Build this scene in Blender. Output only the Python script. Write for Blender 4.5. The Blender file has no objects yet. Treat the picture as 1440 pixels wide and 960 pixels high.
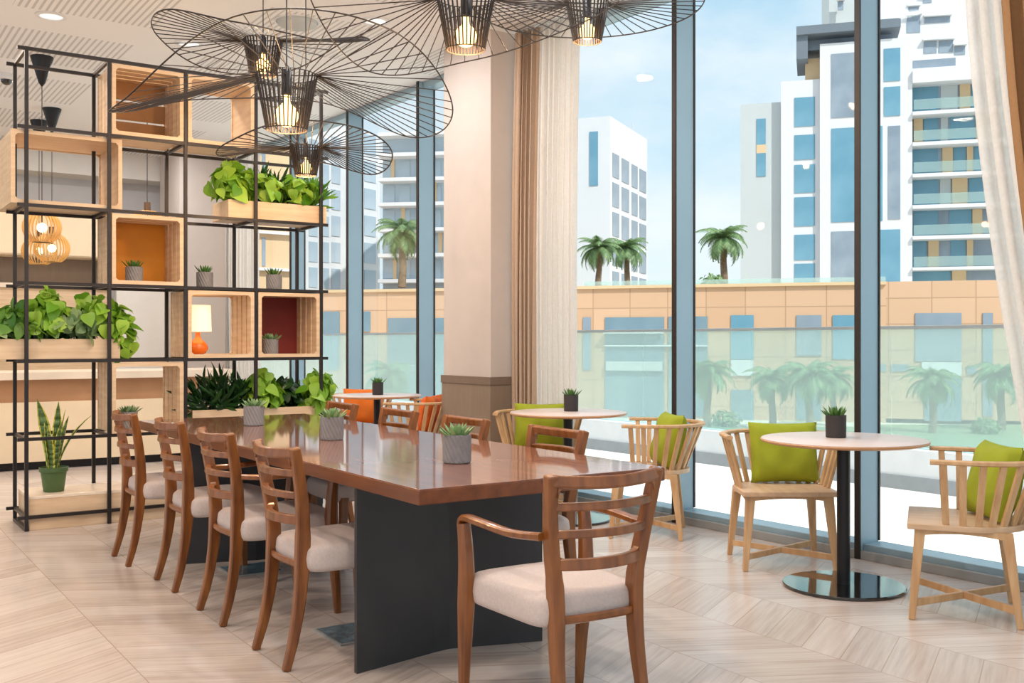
import bpy, math, random
from mathutils import Vector, Matrix, Quaternion
R = math.radians
PI = math.pi
S = bpy.context.scene
COL = S.collection
V = Vector

# ------------------------------------------------------------------ frame of reference
CAMH = 1.25
def at(u, v, Y):
    return V(((u-720)/1440*Y, Y, CAMH + (480-v)/1440*Y))
def flr(u, v, h=0.0):
    Y = 1440*(CAMH-h)/(v-480)
    return V(((u-720)/1440*Y, Y, h))
TABLE_ANG = R(34.1)
Fd = V((math.cos(TABLE_ANG), math.sin(TABLE_ANG), 0))
Td = V((-math.sin(TABLE_ANG), math.cos(TABLE_ANG), 0))
C0 = V((-.314, 3.445, 0))
def rp(f, t, h=0.0):
    p = C0 + Fd*f + Td*t
    return V((p.x, p.y, h))
WALL_ANG = R(90+36.2)
Wd = V((math.cos(WALL_ANG), math.sin(WALL_ANG), 0))
Nd = V((-Wd.y*-1, Wd.x*-1, 0))          # outward normal of the glazed wall
P0 = V((1.247, 6.907, 0))
def wp(s, n=0.0, h=0.0):
    p = P0 + Wd*s + Nd*n
    return V((p.x, p.y, h))

# ------------------------------------------------------------------ materials
def new_mat(name):
    m = bpy.data.materials.new(name); m.use_nodes = True
    nt = m.node_tree; nt.nodes.clear()
    out = nt.nodes.new('ShaderNodeOutputMaterial')
    return m, nt, out
def lin(c):
    return tuple(((x/255)/12.92 if x/255 <= .04045 else ((x/255+.055)/1.055)**2.4) for x in c)
def pbr(name, c, rough=.5, metal=0, var=.12, scale=8, bump=0, bscale=40, stretch=(1,1,1), coat=0, spec=.5, emis=None, estr=0, c2=None, detail=4):
    m, nt, out = new_mat(name)
    b = nt.nodes.new('ShaderNodeBsdfPrincipled')
    nt.links.new(b.outputs[0], out.inputs[0])
    b.inputs['Roughness'].default_value = rough; b.inputs['Metallic'].default_value = metal
    b.inputs['Coat Weight'].default_value = coat; b.inputs['Coat Roughness'].default_value = .06
    b.inputs['Specular IOR Level'].default_value = spec
    c = lin(c)
    if c2 is None: ca = tuple(x*(1-var) for x in c); cb = tuple(min(1, x*(1+var)) for x in c)
    else: ca = c; cb = lin(c2)
    tc = nt.nodes.new('ShaderNodeTexCoord'); mp = nt.nodes.new('ShaderNodeMapping')
    mp.inputs['Scale'].default_value = stretch
    nt.links.new(tc.outputs['Object'], mp.inputs[0])
    n = nt.nodes.new('ShaderNodeTexNoise'); n.inputs['Scale'].default_value = scale; n.inputs['Detail'].default_value = detail
    nt.links.new(mp.outputs[0], n.inputs['Vector'])
    r = nt.nodes.new('ShaderNodeValToRGB')
    r.color_ramp.elements[0].position = .3; r.color_ramp.elements[1].position = .7
    r.color_ramp.elements[0].color = (*ca, 1); r.color_ramp.elements[1].color = (*cb, 1)
    nt.links.new(n.outputs['Fac'], r.inputs[0]); nt.links.new(r.outputs[0], b.inputs['Base Color'])
    if bump:
        n2 = nt.nodes.new('ShaderNodeTexNoise'); n2.inputs['Scale'].default_value = bscale
        nt.links.new(mp.outputs[0], n2.inputs['Vector'])
        bp = nt.nodes.new('ShaderNodeBump'); bp.inputs['Strength'].default_value = bump; bp.inputs['Distance'].default_value = .01
        nt.links.new(n2.outputs['Fac'], bp.inputs['Height']); nt.links.new(bp.outputs[0], b.inputs['Normal'])
    if emis:
        b.inputs['Emission Color'].default_value = (*emis, 1); b.inputs['Emission Strength'].default_value = estr
    return m
def glow(name, c, s):
    m, nt, out = new_mat(name); e = nt.nodes.new('ShaderNodeEmission')
    e.inputs[0].default_value = (*c, 1); e.inputs[1].default_value = s
    nt.links.new(e.outputs[0], out.inputs[0]); return m
def glassm(name, tint=(1,1,1), haze=0, hazec=(1,1,1), refl=1.0):
    m, nt, out = new_mat(name)
    t = nt.nodes.new('ShaderNodeBsdfTransparent'); t.inputs[0].default_value = (*tint, 1)
    g = nt.nodes.new('ShaderNodeBsdfGlossy'); g.inputs['Roughness'].default_value = 0.0
    fr = nt.nodes.new('ShaderNodeFresnel'); fr.inputs[0].default_value = 1.25
    mx = nt.nodes.new('ShaderNodeMixShader')
    ml = nt.nodes.new('ShaderNodeMath'); ml.operation = 'MULTIPLY'; ml.inputs[1].default_value = refl
    nt.links.new(fr.outputs[0], ml.inputs[0]); nt.links.new(ml.outputs[0], mx.inputs[0])
    nt.links.new(t.outputs[0], mx.inputs[1]); nt.links.new(g.outputs[0], mx.inputs[2])
    last = mx
    if haze:
        d = nt.nodes.new('ShaderNodeBsdfDiffuse'); d.inputs[0].default_value = (*hazec, 1)
        tr = nt.nodes.new('ShaderNodeBsdfTranslucent'); tr.inputs[0].default_value = (*hazec, 1)
        ms = nt.nodes.new('ShaderNodeMixShader'); ms.inputs[0].default_value = .5
        nt.links.new(d.outputs[0], ms.inputs[1]); nt.links.new(tr.outputs[0], ms.inputs[2])
        m2 = nt.nodes.new('ShaderNodeMixShader'); m2.inputs[0].default_value = haze
        nt.links.new(mx.outputs[0], m2.inputs[1]); nt.links.new(ms.outputs[0], m2.inputs[2]); last = m2
    nt.links.new(last.outputs[0], out.inputs[0]); return m
def cloth(name, c, trans=.4, clear=0.0):
    m, nt, out = new_mat(name)
    d = nt.nodes.new('ShaderNodeBsdfDiffuse'); tr = nt.nodes.new('ShaderNodeBsdfTranslucent')
    tc = nt.nodes.new('ShaderNodeTexCoord'); n = nt.nodes.new('ShaderNodeTexNoise'); n.inputs['Scale'].default_value = 60
    r = nt.nodes.new('ShaderNodeValToRGB'); c = lin(c)
    r.color_ramp.elements[0].color = (*[x*.9 for x in c], 1); r.color_ramp.elements[1].color = (*[min(1, x*1.08) for x in c], 1)
    nt.links.new(tc.outputs['Object'], n.inputs['Vector']); nt.links.new(n.outputs['Fac'], r.inputs[0])
    nt.links.new(r.outputs[0], d.inputs[0]); nt.links.new(r.outputs[0], tr.inputs[0])
    mx = nt.nodes.new('ShaderNodeMixShader'); mx.inputs[0].default_value = trans
    nt.links.new(d.outputs[0], mx.inputs[1]); nt.links.new(tr.outputs[0], mx.inputs[2]); last = mx
    if clear:
        t = nt.nodes.new('ShaderNodeBsdfTransparent'); m2 = nt.nodes.new('ShaderNodeMixShader'); m2.inputs[0].default_value = clear
        nt.links.new(mx.outputs[0], m2.inputs[1]); nt.links.new(t.outputs[0], m2.inputs[2]); last = m2
    nt.links.new(last.outputs[0], out.inputs[0]); return m
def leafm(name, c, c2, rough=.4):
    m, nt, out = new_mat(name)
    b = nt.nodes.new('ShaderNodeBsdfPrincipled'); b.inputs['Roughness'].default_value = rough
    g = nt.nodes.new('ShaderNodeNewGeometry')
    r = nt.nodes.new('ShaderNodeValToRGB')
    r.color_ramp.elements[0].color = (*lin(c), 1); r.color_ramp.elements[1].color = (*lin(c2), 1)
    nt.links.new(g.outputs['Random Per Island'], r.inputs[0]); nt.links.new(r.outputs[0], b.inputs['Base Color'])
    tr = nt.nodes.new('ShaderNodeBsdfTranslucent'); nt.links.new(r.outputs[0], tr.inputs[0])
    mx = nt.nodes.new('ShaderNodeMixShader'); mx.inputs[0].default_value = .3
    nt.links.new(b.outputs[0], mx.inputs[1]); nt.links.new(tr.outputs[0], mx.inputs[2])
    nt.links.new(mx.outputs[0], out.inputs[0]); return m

def M_math(nt, op, a, b=None, c=None):
    n = nt.nodes.new('ShaderNodeMath'); n.operation = op
    for i, x in enumerate((a, b, c)):
        if x is None: continue
        if isinstance(x, (int, float)): n.inputs[i].default_value = x
        else: nt.links.new(x, n.inputs[i])
    return n.outputs[0]

def floor_mat():
    m, nt, out = new_mat('chevron_floor')
    b = nt.nodes.new('ShaderNodeBsdfPrincipled'); nt.links.new(b.outputs[0], out.inputs[0])
    tc = nt.nodes.new('ShaderNodeTexCoord'); sp = nt.nodes.new('ShaderNodeSeparateXYZ')
    nt.links.new(tc.outputs['Object'], sp.inputs[0])
    f = M_math(nt, 'ADD', sp.outputs[0], .669+.465*20); t = M_math(nt, 'ADD', sp.outputs[1], 40)
    q = M_math(nt, 'DIVIDE', f, .465); band = M_math(nt, 'FLOOR', q); loc = M_math(nt, 'FRACT', q)
    par = M_math(nt, 'MODULO', band, 2.0)
    sgn = M_math(nt, 'SUBTRACT', 1, M_math(nt, 'MULTIPLY', par, 2))      # +1 / -1
    sl = M_math(nt, 'MULTIPLY', M_math(nt, 'MULTIPLY', M_math(nt, 'SUBTRACT', loc, .5), .465*.53), sgn)
    s = M_math(nt, 'DIVIDE', M_math(nt, 'ADD', t, sl), .19)
    pid = M_math(nt, 'FLOOR', s); pl = M_math(nt, 'FRACT', s)
    # seams
    e1 = M_math(nt, 'MINIMUM', pl, M_math(nt, 'SUBTRACT', 1, pl)); e1 = M_math(nt, 'MULTIPLY', e1, .19)
    e2 = M_math(nt, 'MINIMUM', loc, M_math(nt, 'SUBTRACT', 1, loc)); e2 = M_math(nt, 'MULTIPLY', e2, .465)
    e = M_math(nt, 'MINIMUM', e1, e2)
    seam = M_math(nt, 'LESS_THAN', e, .0022)
    cv = nt.nodes.new('ShaderNodeCombineXYZ'); nt.links.new(band, cv.inputs[0]); nt.links.new(pid, cv.inputs[1])
    wn = nt.nodes.new('ShaderNodeTexWhiteNoise'); wn.noise_dimensions = '2D'; nt.links.new(cv.outputs[0], wn.inputs[0])
    # grain: along the plank is (1, -sgn*.53); coordinates (along, across)
    cg = nt.nodes.new('ShaderNodeCombineXYZ')
    nt.links.new(M_math(nt, 'ADD', M_math(nt, 'MULTIPLY', f, 1.6), M_math(nt, 'MULTIPLY', wn.outputs[0], 30)), cg.inputs[0])
    nt.links.new(M_math(nt, 'MULTIPLY', s, 4.0), cg.inputs[1]); nt.links.new(M_math(nt, 'MULTIPLY', band, 7.3), cg.inputs[2])
    n = nt.nodes.new('ShaderNodeTexNoise'); n.inputs['Scale'].default_value = 1.6; n.inputs['Detail'].default_value = 6; n.inputs['Roughness'].default_value = .6
    nt.links.new(cg.outputs[0], n.inputs['Vector'])
    mixf = M_math(nt, 'ADD', M_math(nt, 'ADD', M_math(nt, 'MULTIPLY', wn.outputs[0], .20), .16), M_math(nt, 'MULTIPLY', n.outputs['Fac'], .55))
    r = nt.nodes.new('ShaderNodeValToRGB'); cr = r.color_ramp
    cr.elements[0].position = .28; cr.elements[0].color = (*lin((166,151,141)), 1)
    cr.elements[1].position = .78; cr.elements[1].color = (*lin((212,203,198)), 1)
    x = cr.elements.new(.5); x.color = (*lin((193,181,173)), 1)
    nt.links.new(mixf, r.inputs[0])
    mx = nt.nodes.new('ShaderNodeMix'); mx.data_type = 'RGBA'
    nt.links.new(seam, mx.inputs[0]); nt.links.new(r.outputs[0], mx.inputs[6]); mx.inputs[7].default_value = (*lin((170,152,138)), 1)
    nt.links.new(mx.outputs[2], b.inputs['Base Color'])
    b.inputs['Roughness'].default_value = .26
    bp = nt.nodes.new('ShaderNodeBump'); bp.inputs['Strength'].default_value = .25; bp.inputs['Distance'].default_value = .004; bp.invert = True
    nt.links.new(seam, bp.inputs['Height']); nt.links.new(bp.outputs[0], b.inputs['Normal'])
    return m
def ceiling_mat():
    m, nt, out = new_mat('perforated_ceiling')
    b = nt.nodes.new('ShaderNodeBsdfPrincipled'); nt.links.new(b.outputs[0], out.inputs[0]); b.inputs['Roughness'].default_value = .8
    tc = nt.nodes.new('ShaderNodeTexCoord'); sp = nt.nodes.new('ShaderNodeSeparateXYZ'); nt.links.new(tc.outputs['Object'], sp.inputs[0])
    def panel(off, period, lo, hi):
        q = M_math(nt, 'FRACT', M_math(nt, 'DIVIDE', M_math(nt, 'ADD', off, 100), period))
        return M_math(nt, 'MULTIPLY', M_math(nt, 'GREATER_THAN', q, lo), M_math(nt, 'LESS_THAN', q, hi))
    pan = M_math(nt, 'MULTIPLY', panel(sp.outputs[0], 1.6, .2, .85), panel(sp.outputs[1], 1.6, .2, .85))
    def strip(ax, per, duty):
        q = M_math(nt, 'FRACT', M_math(nt, 'DIVIDE', M_math(nt, 'ADD', ax, 100), per)); return M_math(nt, 'LESS_THAN', q, duty)
    sl = strip(sp.outputs[0], .048, .4)
    fac = M_math(nt, 'MULTIPLY', pan, sl)
    mx = nt.nodes.new('ShaderNodeMix'); mx.data_type = 'RGBA'; nt.links.new(fac, mx.inputs[0])
    mx.inputs[6].default_value = (.88,.87,.86,1); mx.inputs[7].default_value = (.60,.59,.58,1)
    nt.links.new(mx.outputs[2], b.inputs['Base Color'])
    return m
def stone_mat(name, c, c2, sx, sz):
    m, nt, out = new_mat(name)
    b = nt.nodes.new('ShaderNodeBsdfPrincipled'); nt.links.new(b.outputs[0], out.inputs[0]); b.inputs['Roughness'].default_value = .85
    tc = nt.nodes.new('ShaderNodeTexCoord'); mp = nt.nodes.new('ShaderNodeMapping')
    mp.inputs['Rotation'].default_value = (R(90), 0, 0)
    br = nt.nodes.new('ShaderNodeTexBrick'); nt.links.new(tc.outputs['Object'], mp.inputs[0]); nt.links.new(mp.outputs[0], br.inputs[0])
    br.offset = 0; br.inputs['Color1'].default_value = (*lin(c), 1); br.inputs['Color2'].default_value = (*lin(c2), 1)
    br.inputs['Mortar'].default_value = (*[x*.75 for x in lin(c)], 1)
    br.inputs['Scale'].default_value = 1; br.inputs['Brick Width'].default_value = sx; br.inputs['Row Height'].default_value = sz
    br.inputs['Mortar Size'].default_value = .03
    nt.links.new(br.outputs[0], b.inputs['Base Color']); return m

MT = {}
MT['floor'] = floor_mat()
MT['ceiling'] = ceiling_mat()
MT['chair_wood'] = pbr('chair_walnut', (106,58,22), .34, c2=(146,88,38), scale=5, stretch=(6,6,.8), coat=.25)
MT['table_wood'] = pbr('table_top_wood', (126,72,48), .3, c2=(156,98,70), scale=3.5, stretch=(6,.7,6), coat=1)
MT['table_wood'].node_tree.nodes['Principled BSDF'].inputs['Coat IOR'].default_value = 2.15
MT['table_edge'] = pbr('table_edge_wood', (96,50,24), .35, c2=(126,72,38), scale=3.5, stretch=(6,.7,6))
MT['seat'] = pbr('seat_fabric', (206,192,186), .92, var=.06, scale=120, bump=.25, bscale=500)
MT['black_metal'] = pbr('black_steel', (26,26,30), .38, metal=.3, var=.15)
MT['pedestal'] = pbr('pedestal_steel', (58,58,60), .38, metal=.35, var=.12, scale=3)
MT['gloss_black'] = pbr('gloss_black', (14,14,16), .06, var=.1, coat=1)
MT['shelf_metal'] = pbr('shelf_dark_steel', (46,42,42), .42, metal=.4, var=.15)
MT['pale_wood'] = pbr('pale_oak', (208,176,140), .5, c2=(226,200,166), scale=4, stretch=(1,1,9))
MT['pale_wood_x'] = pbr('pale_oak_long', (210,180,146), .5, c2=(226,200,168), scale=4, stretch=(1,8,8))
MT['ash'] = pbr('ash_wood', (188,146,102), .45, c2=(214,178,134), scale=5, stretch=(5,5,.8))
MT['ash_seat'] = pbr('ash_seat', (198,164,130), .4, c2=(216,186,154), scale=4, stretch=(7,1,7))
MT['round_top'] = pbr('round_table_laminate', (214,198,190), .3, var=.04, scale=5)
MT['round_edge'] = pbr('round_table_edge', (196,146,102), .4, var=.1)
MT['ochre'] = pbr('ochre_panel', (206,134,20), .6, var=.05)
MT['red'] = pbr('oxblood_panel', (120,32,24), .6, var=.05)
MT['brown_panel'] = pbr('brown_panel', (150,108,66), .6, var=.08)
MT['pot_grey'] = pbr('grey_concrete', (134,132,134), .75, var=.1, scale=30)
MT['pot_dark'] = pbr('charcoal_pot', (50,44,44), .6, var=.1, scale=30)
MT['pot_green'] = pbr('green_plastic_pot', (76,104,58), .5, var=.05)
MT['soil'] = pbr('dark_soil', (44,32,24), .95, var=.4, scale=60)
MT['lime'] = pbr('lime_cushion', (146,156,28), .85, var=.08, scale=10, bump=.2, bscale=300)
MT['orange_cu'] = pbr('orange_cushion', (222,112,24), .85, var=.08, scale=10, bump=.2, bscale=300)
MT['rust_cu'] = pbr('rust_cushion', (196,62,26), .85, c2=(232,124,40), scale=9)
MT['orange_cer'] = pbr('orange_ceramic', (226,108,14), .25, var=.06, coat=.4)
MT['lampshade'] = pbr('lit_lampshade', (244,226,200), .9, var=.02, emis=(1,.72,.42), estr=.9)
MT['leaf_bright'] = leafm('pothos_leaf', (92,150,30), (176,216,78))
MT['leaf_mid'] = leafm('mid_green_leaf', (62,116,40), (124,170,66))
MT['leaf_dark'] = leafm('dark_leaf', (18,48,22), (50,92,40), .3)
MT['leaf_pale'] = leafm('pale_leaf', (96,134,86), (158,182,124))
MT['succ_pale'] = leafm('pale_succulent', (104,150,100), (176,204,150), .5)
MT['succ_green'] = leafm('green_succulent', (52,112,48), (120,160,80), .5)
MT['snake_dark'] = pbr('snake_leaf', (44,82,40), .4, c2=(112,140,84), scale=9, stretch=(.5,.5,5), detail=2)
MT['snake_edge'] = pbr('snake_leaf_margin', (196,196,70), .4, var=.1)
MT['white_paint'] = pbr('white_paint', (224,220,214), .8, var=.02)
MT['column_paint'] = pbr('column_paint', (196,184,176), .75, var=.02)
MT['taupe'] = pbr('taupe_wainscot', (134,116,100), .6, var=.06, scale=4, stretch=(6,6,1))
MT['taupe_trim'] = pbr('taupe_trim', (120,102,88), .5, var=.05)
MT['grey_wall'] = pbr('grey_wall_paint', (204,203,206), .8, var=.02)
MT['door_grey'] = pbr('grey_door', (128,124,122), .6, var=.03)
MT['alu'] = pbr('blue_grey_aluminium', (150,176,190), .4, metal=.15, var=.04, scale=1.5)
MT['alu_dark'] = pbr('dark_gasket', (34,26,22), .5, var=.1)
MT['sill'] = pbr('aluminium_sill', (158,160,160), .5, metal=.1, var=.04)
MT['glass'] = glassm('window_glass', (.96,.985,.985), refl=.12)
MT['rail_glass'] = glassm('balustrade_glass', (.84,.95,.93), haze=.26, hazec=(.86,.97,.95), refl=.3)
MT['drape'] = cloth('tan_drape', (212,188,166), .32)
MT['drape_brown'] = cloth('brown_drape', (176,136,98), .25)
MT['sheer'] = cloth('sheer_curtain', (248,244,240), .55, .32)
MT['terrace'] = pbr('terrace_paving', (236,230,224), .8, var=.03, scale=2)
MT['parapet'] = pbr('terrace_upstand', (222,226,230), .8, var=.03)
MT['parapet_base'] = pbr('upstand_base', (150,156,162), .8, var=.05)
MT['plaza'] = pbr('plaza_paving', (224,216,200), .85, var=.05, scale=.3)
MT['lawn'] = leafm('lawn_green', (150,178,132), (172,194,150))
MT['sandstone'] = stone_mat('sandstone_cladding', (202,162,130), (210,171,140), 2.1, 1.35)
MT['bwhite'] = pbr('white_render', (214,214,216), .85, var=.02, scale=.3)
MT['bgrey'] = pbr('light_grey_render', (190,194,194), .85, var=.02, scale=.3)
MT['bcream'] = pbr('cream_render', (214,184,146), .85, var=.03, scale=.3)
MT['bdark'] = pbr('slate_roof', (108,118,128), .7, var=.05, scale=.3)
MT['bglass'] = pbr('blue_building_glass', (86,136,160), .12, c2=(118,162,182), scale=.25, spec=.6)
MT['bglass_pale'] = pbr('pale_building_glass', (150,168,182), .2, c2=(182,196,206), scale=.25, spec=.6)
MT['bglass2'] = pbr('grey_building_glass', (120,134,148), .2, c2=(150,162,174), scale=.4, spec=.6)
MT['bglass3'] = pbr('dim_shopfront_glass', (98,124,140), .2, c2=(130,152,162), scale=.4, spec=.5)
MT['bark'] = pbr('palm_bark', (128,108,86), .9, var=.25, scale=9)
MT['palm_leaf'] = leafm('palm_frond', (92,128,84), (150,176,120), .5)
MT['wire'] = pbr('black_wire', (44,36,32), .5, metal=.2, var=.1)
MT['wire_warm'] = pbr('black_cord', (44,40,40), .6, var=.1)
MT['slat_wood'] = pbr('lamp_slat_wood', (226,180,110), .5, var=.1)
MT['bulb'] = glow('warm_bulb', (1,.58,.20), 5)
MT['bulb_soft'] = glow('warm_globe_bulb', (1,.72,.36), 9)
MT['downlight'] = glow('downlight_disc', (1,.93,.84), 1.1)
MT['socket'] = pbr('wood_socket', (104,74,50), .6, var=.1)
MT['white_plastic'] = pbr('white_plastic', (226,226,226), .4, var=.02)
MT['fbox'] = pbr('floor_box_lid', (126,160,178), .15, metal=.5, var=.35, scale=25)
MT['counter_top'] = pbr('counter_top', (236,220,200), .3, var=.03)
MT['counter_recess'] = pbr('counter_recess_wood', (184,140,102), .6, var=.05)  # browner wood of the band under the counter top
MT['counter_body'] = pbr('counter_cream_body', (238,218,186), .5, var=.02)

# ------------------------------------------------------------------ mesh builder
class MB:
    def __init__(self): self.v = []; self.f = []; self.mi = []; self.m = 0
    def add(self, vs, fs):
        o = len(self.v); self.v += [tuple(p) for p in vs]
        for f in fs: self.f.append(tuple(i+o for i in f)); self.mi.append(self.m)
    def box(self, c, s, rz=0, rot=None):
        hx, hy, hz = s[0]/2, s[1]/2, s[2]/2
        M = rot if rot is not None else Matrix.Rotation(rz, 3, 'Z')
        c = V(c)
        vs = [c + M @ V((x*hx, y*hy, z*hz)) for z in (-1,1) for y in (-1,1) for x in (-1,1)]
        self.add(vs, [(0,2,3,1),(4,5,7,6),(0,1,5,4),(2,6,7,3),(0,4,6,2),(1,3,7,5)])
    def b2(self, lo, hi):
        self.box([(a+b)/2 for a, b in zip(lo, hi)], [abs(b-a) for a, b in zip(lo, hi)])
    def sweep(self, pts, secs, up=(0,0,1), n=8, closed=False, sq=.0, cap=True):
        """pts path; secs list of (half width side, half width up); n=4 rect, else superellipse ring"""
        pts = [V(p) for p in pts]; k = len(pts)
        if isinstance(secs, tuple): secs = [secs]*k
        up = V(up).normalized(); rings = []
        for i, p in enumerate(pts):
            if closed: d = pts[(i+1) % k]-pts[i-1]
            else: d = pts[min(i+1, k-1)]-pts[max(i-1, 0)]
            d = d.normalized() if d.length > 1e-9 else V((0,0,1))
            s = d.cross(up)
            if s.length < 1e-4: s = d.cross(V((1,0,0)))
            s.normalize(); u2 = s.cross(d).normalized()
            a, b = secs[i]; ring = []
            if n == 4: prof = [(-1,-1),(1,-1),(1,1),(-1,1)]
            elif n == 88: prof = [(-1,-.55),(-.55,-1),(.55,-1),(1,-.55),(1,.55),(.55,1),(-.55,1),(-1,.55)]
            else: prof = [(math.cos(2*PI*j/n), math.sin(2*PI*j/n)) for j in range(n)]
            rings.append([p + s*(x*a) + u2*(y*b) for x, y in prof])
        m = len(rings[0]); vs = [q for r in rings for q in r]; fs = []
        for i in range(k if closed else k-1):
            j = (i+1) % k
            for q in range(m): fs.append((i*m+q, i*m+(q+1) % m, j*m+(q+1) % m, j*m+q))
        if not closed and cap: fs.append(tuple(range(m))[::-1]); fs.append(tuple((k-1)*m+q for q in range(m)))
        self.add(vs, fs)
    def tube(self, a, b, r, r2=None, n=8):
        self.sweep([a, b], [(r, r), (r if r2 is None else r2,)*2], n=n, up=(0,0,1) if abs((V(b)-V(a)).normalized().z) < .95 else (0,1,0))
    def bar(self, a, b, w, h, up=(0,0,1), w2=None, h2=None):
        self.sweep([a, b], [(w/2, h/2), ((w2 or w)/2, (h2 or h)/2)], n=4, up=up)
    def lathe(self, prof, c=(0,0,0), n=32, rfun=None):
        c = V(c); vs = []; m = n
        for (r, z) in prof:
            for j in range(n):
                a = 2*PI*j/n; rr = r if rfun is None else rfun(r, a, z)
                vs.append(c + V((rr*math.cos(a), rr*math.sin(a), z)))
        fs = []
        for i in range(len(prof)-1):
            for j in range(n): fs.append((i*m+j, i*m+(j+1) % m, (i+1)*m+(j+1) % m, (i+1)*m+j))
        if prof[0][0] > 1e-5: fs.append(tuple(range(m))[::-1])
        if prof[-1][0] > 1e-5: fs.append(tuple((len(prof)-1)*m+j for j in range(m)))
        self.add(vs, fs)
    def prism(self, poly, z0, z1):
        k = len(poly); vs = [(x, y, z0) for x, y in poly] + [(x, y, z1) for x, y in poly]
        fs = [tuple(range(k))[::-1], tuple(range(k, 2*k))] + [(i, (i+1) % k, k+(i+1) % k, k+i) for i in range(k)]
        self.add(vs, fs)
    def build(self, name, mat, parent=None, smooth=None, bevel=0, loc=None, rz=0, solid=0):
        me = bpy.data.meshes.new(name); me.from_pydata(self.v, [], self.f)
        mats = mat if isinstance(mat, (list, tuple)) else [mat]
        for q in mats: me.materials.append(MT[q] if isinstance(q, str) else q)
        if len(mats) > 1: me.polygons.foreach_set('material_index', self.mi)
        me.update()
        if smooth is not None:
            me.polygons.foreach_set('use_smooth', [True]*len(me.polygons))
            try: me.set_sharp_from_angle(angle=R(smooth))
            except Exception: pass
        o = bpy.data.objects.new(name, me); COL.objects.link(o)
        if parent is not None: o.parent = parent
        if loc is not None: o.location = loc
        o.rotation_euler.z = rz
        if solid:
            q = o.modifiers.new('thickness', 'SOLIDIFY'); q.thickness = solid; q.offset = 0
        if bevel:
            q = o.modifiers.new('soft_edge', 'BEVEL'); q.width = bevel; q.segments = 2; q.limit_method = 'ANGLE'; q.angle_limit = R(40)
        return o
def bx(name, mat, parent, lo, hi, bevel=0, **k):
    m = MB(); m.b2(lo, hi); return m.build(name, mat, parent, bevel=bevel, **k)
def tag(o, label=None, cat=None, group=None, kind=None):
    if label: o['label'] = label
    if cat: o['category'] = cat
    if group: o['group'] = group
    if kind: o['kind'] = kind
    return o
def thing(name, label, cat, loc=(0,0,0), rz=0, group=None):
    o = bpy.data.objects.new(name, None); COL.objects.link(o); o.empty_display_size = .1
    o.location = loc; o.rotation_euler.z = rz
    return tag(o, label, cat, group)
def struct(o): o['kind'] = 'structure'; return o
def copy_tree(o, parent=None):
    c = o.copy(); COL.objects.link(c)
    if parent is not None: c.parent = parent
    for ch in list(o.children): copy_tree(ch, c)
    return c
def place(proto, used, loc, rz, label):
    o = proto if not used else copy_tree(proto)
    o.location = loc; o.rotation_euler.z = rz; o['label'] = label
    return o

# ------------------------------------------------------------------ the setting
def rquad(f0, f1, t0, t1, z0, z1, name, mat):
    m = MB(); m.b2((f0, t0, z0), (f1, t1, z1))
    o = m.build(name, mat, loc=(C0.x, C0.y, 0), rz=TABLE_ANG); return struct(o)
CEIL = 3.75
# floor polygon bounded by glazed wall
def wall_ft(s, n=0):
    p = wp(s, n) - V((C0.x, C0.y, 0)); return (p.dot(Fd), p.dot(Td))
fa = wall_ft(-9.0, .16); fb = wall_ft(9.55, .16)
m = MB(); m.prism([(-9, -7.2), fa, fb, (-9, 11.6)], -.2, 0); struct(m.build('floor', 'floor', loc=(C0.x, C0.y, 0), rz=TABLE_ANG))
fa2 = wall_ft(-9.0, .30); fb2 = wall_ft(9.55, .30)
m = MB(); m.prism([(-9, -7.2), fa2, fb2, (-9, 11.75)], CEIL, CEIL+.3); struct(m.build('ceiling', 'ceiling', loc=(C0.x, C0.y, 0), rz=TABLE_ANG))
rquad(-9, 3.1, 11.6, 11.75, 0, CEIL, 'wall_back', 'grey_wall')
# bulkhead strip in front of the back wall
rquad(-9, 2.9, 11.15, 11.6, 3.42, CEIL, 'trim_1', 'white_paint')

# glazed wall: windows 1..7, each with mullion, pane, frames
mull = [9.53, 8.06, 6.59+.0, 5.12, 3.65, 2.18, .2135, -1.256, -2.73, -4.2, -5.67, -7.14, -8.6]
mull = [8.06, 6.59, 5.12, 3.65, 1.93, .2135, -1.256, -2.73, -4.2, -5.67, -7.14, -8.6]
for i in range(len(mull)-1):
    s1, s0 = mull[i], mull[i+1]
    w = thing('window_%d' % (i+1), None, None, loc=wp(s0), rz=WALL_ANG)   # local x along W, local -y outward
    L = s1-s0
    struct(w)
    bx('mullion', 'alu', w, (-.018, -.175, .0), (.018, -.006, CEIL), bevel=.003)
    bx('mullion_cap', 'alu_dark', w, (-.019, -.006, .0), (.019, .006, CEIL), bevel=.002)
    mm = MB(); mm.b2((-.026, -.183, .09), (-.0185, -.169, CEIL)); mm.b2((.0185, -.183, .09), (.026, -.169, CEIL)); mm.build('gasket', 'alu_dark', w)
    bx('sill_frame', 'alu', w, (.018, -.19, .0), (L-.018, -.03, .085), bevel=.004)
    bx('sill_ledge', 'sill', w, (.018, -.03, 0), (L-.018, .0, .05), bevel=.003)
    bx('head_frame', 'alu', w, (.018, -.19, CEIL-.06), (L-.018, -.05, CEIL), bevel=.004)
    bx('pane', 'glass', w, (.018, -.180, .085), (L-.018, -.172, CEIL-.06))
wlast = wp(8.06, 0)
mm = MB(); mm.b2((0, -.17, 0), (1.45, -.02, CEIL)); struct(mm.build('wall_right', 'column_paint', loc=wp(8.09), rz=WALL_ANG))
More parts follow.
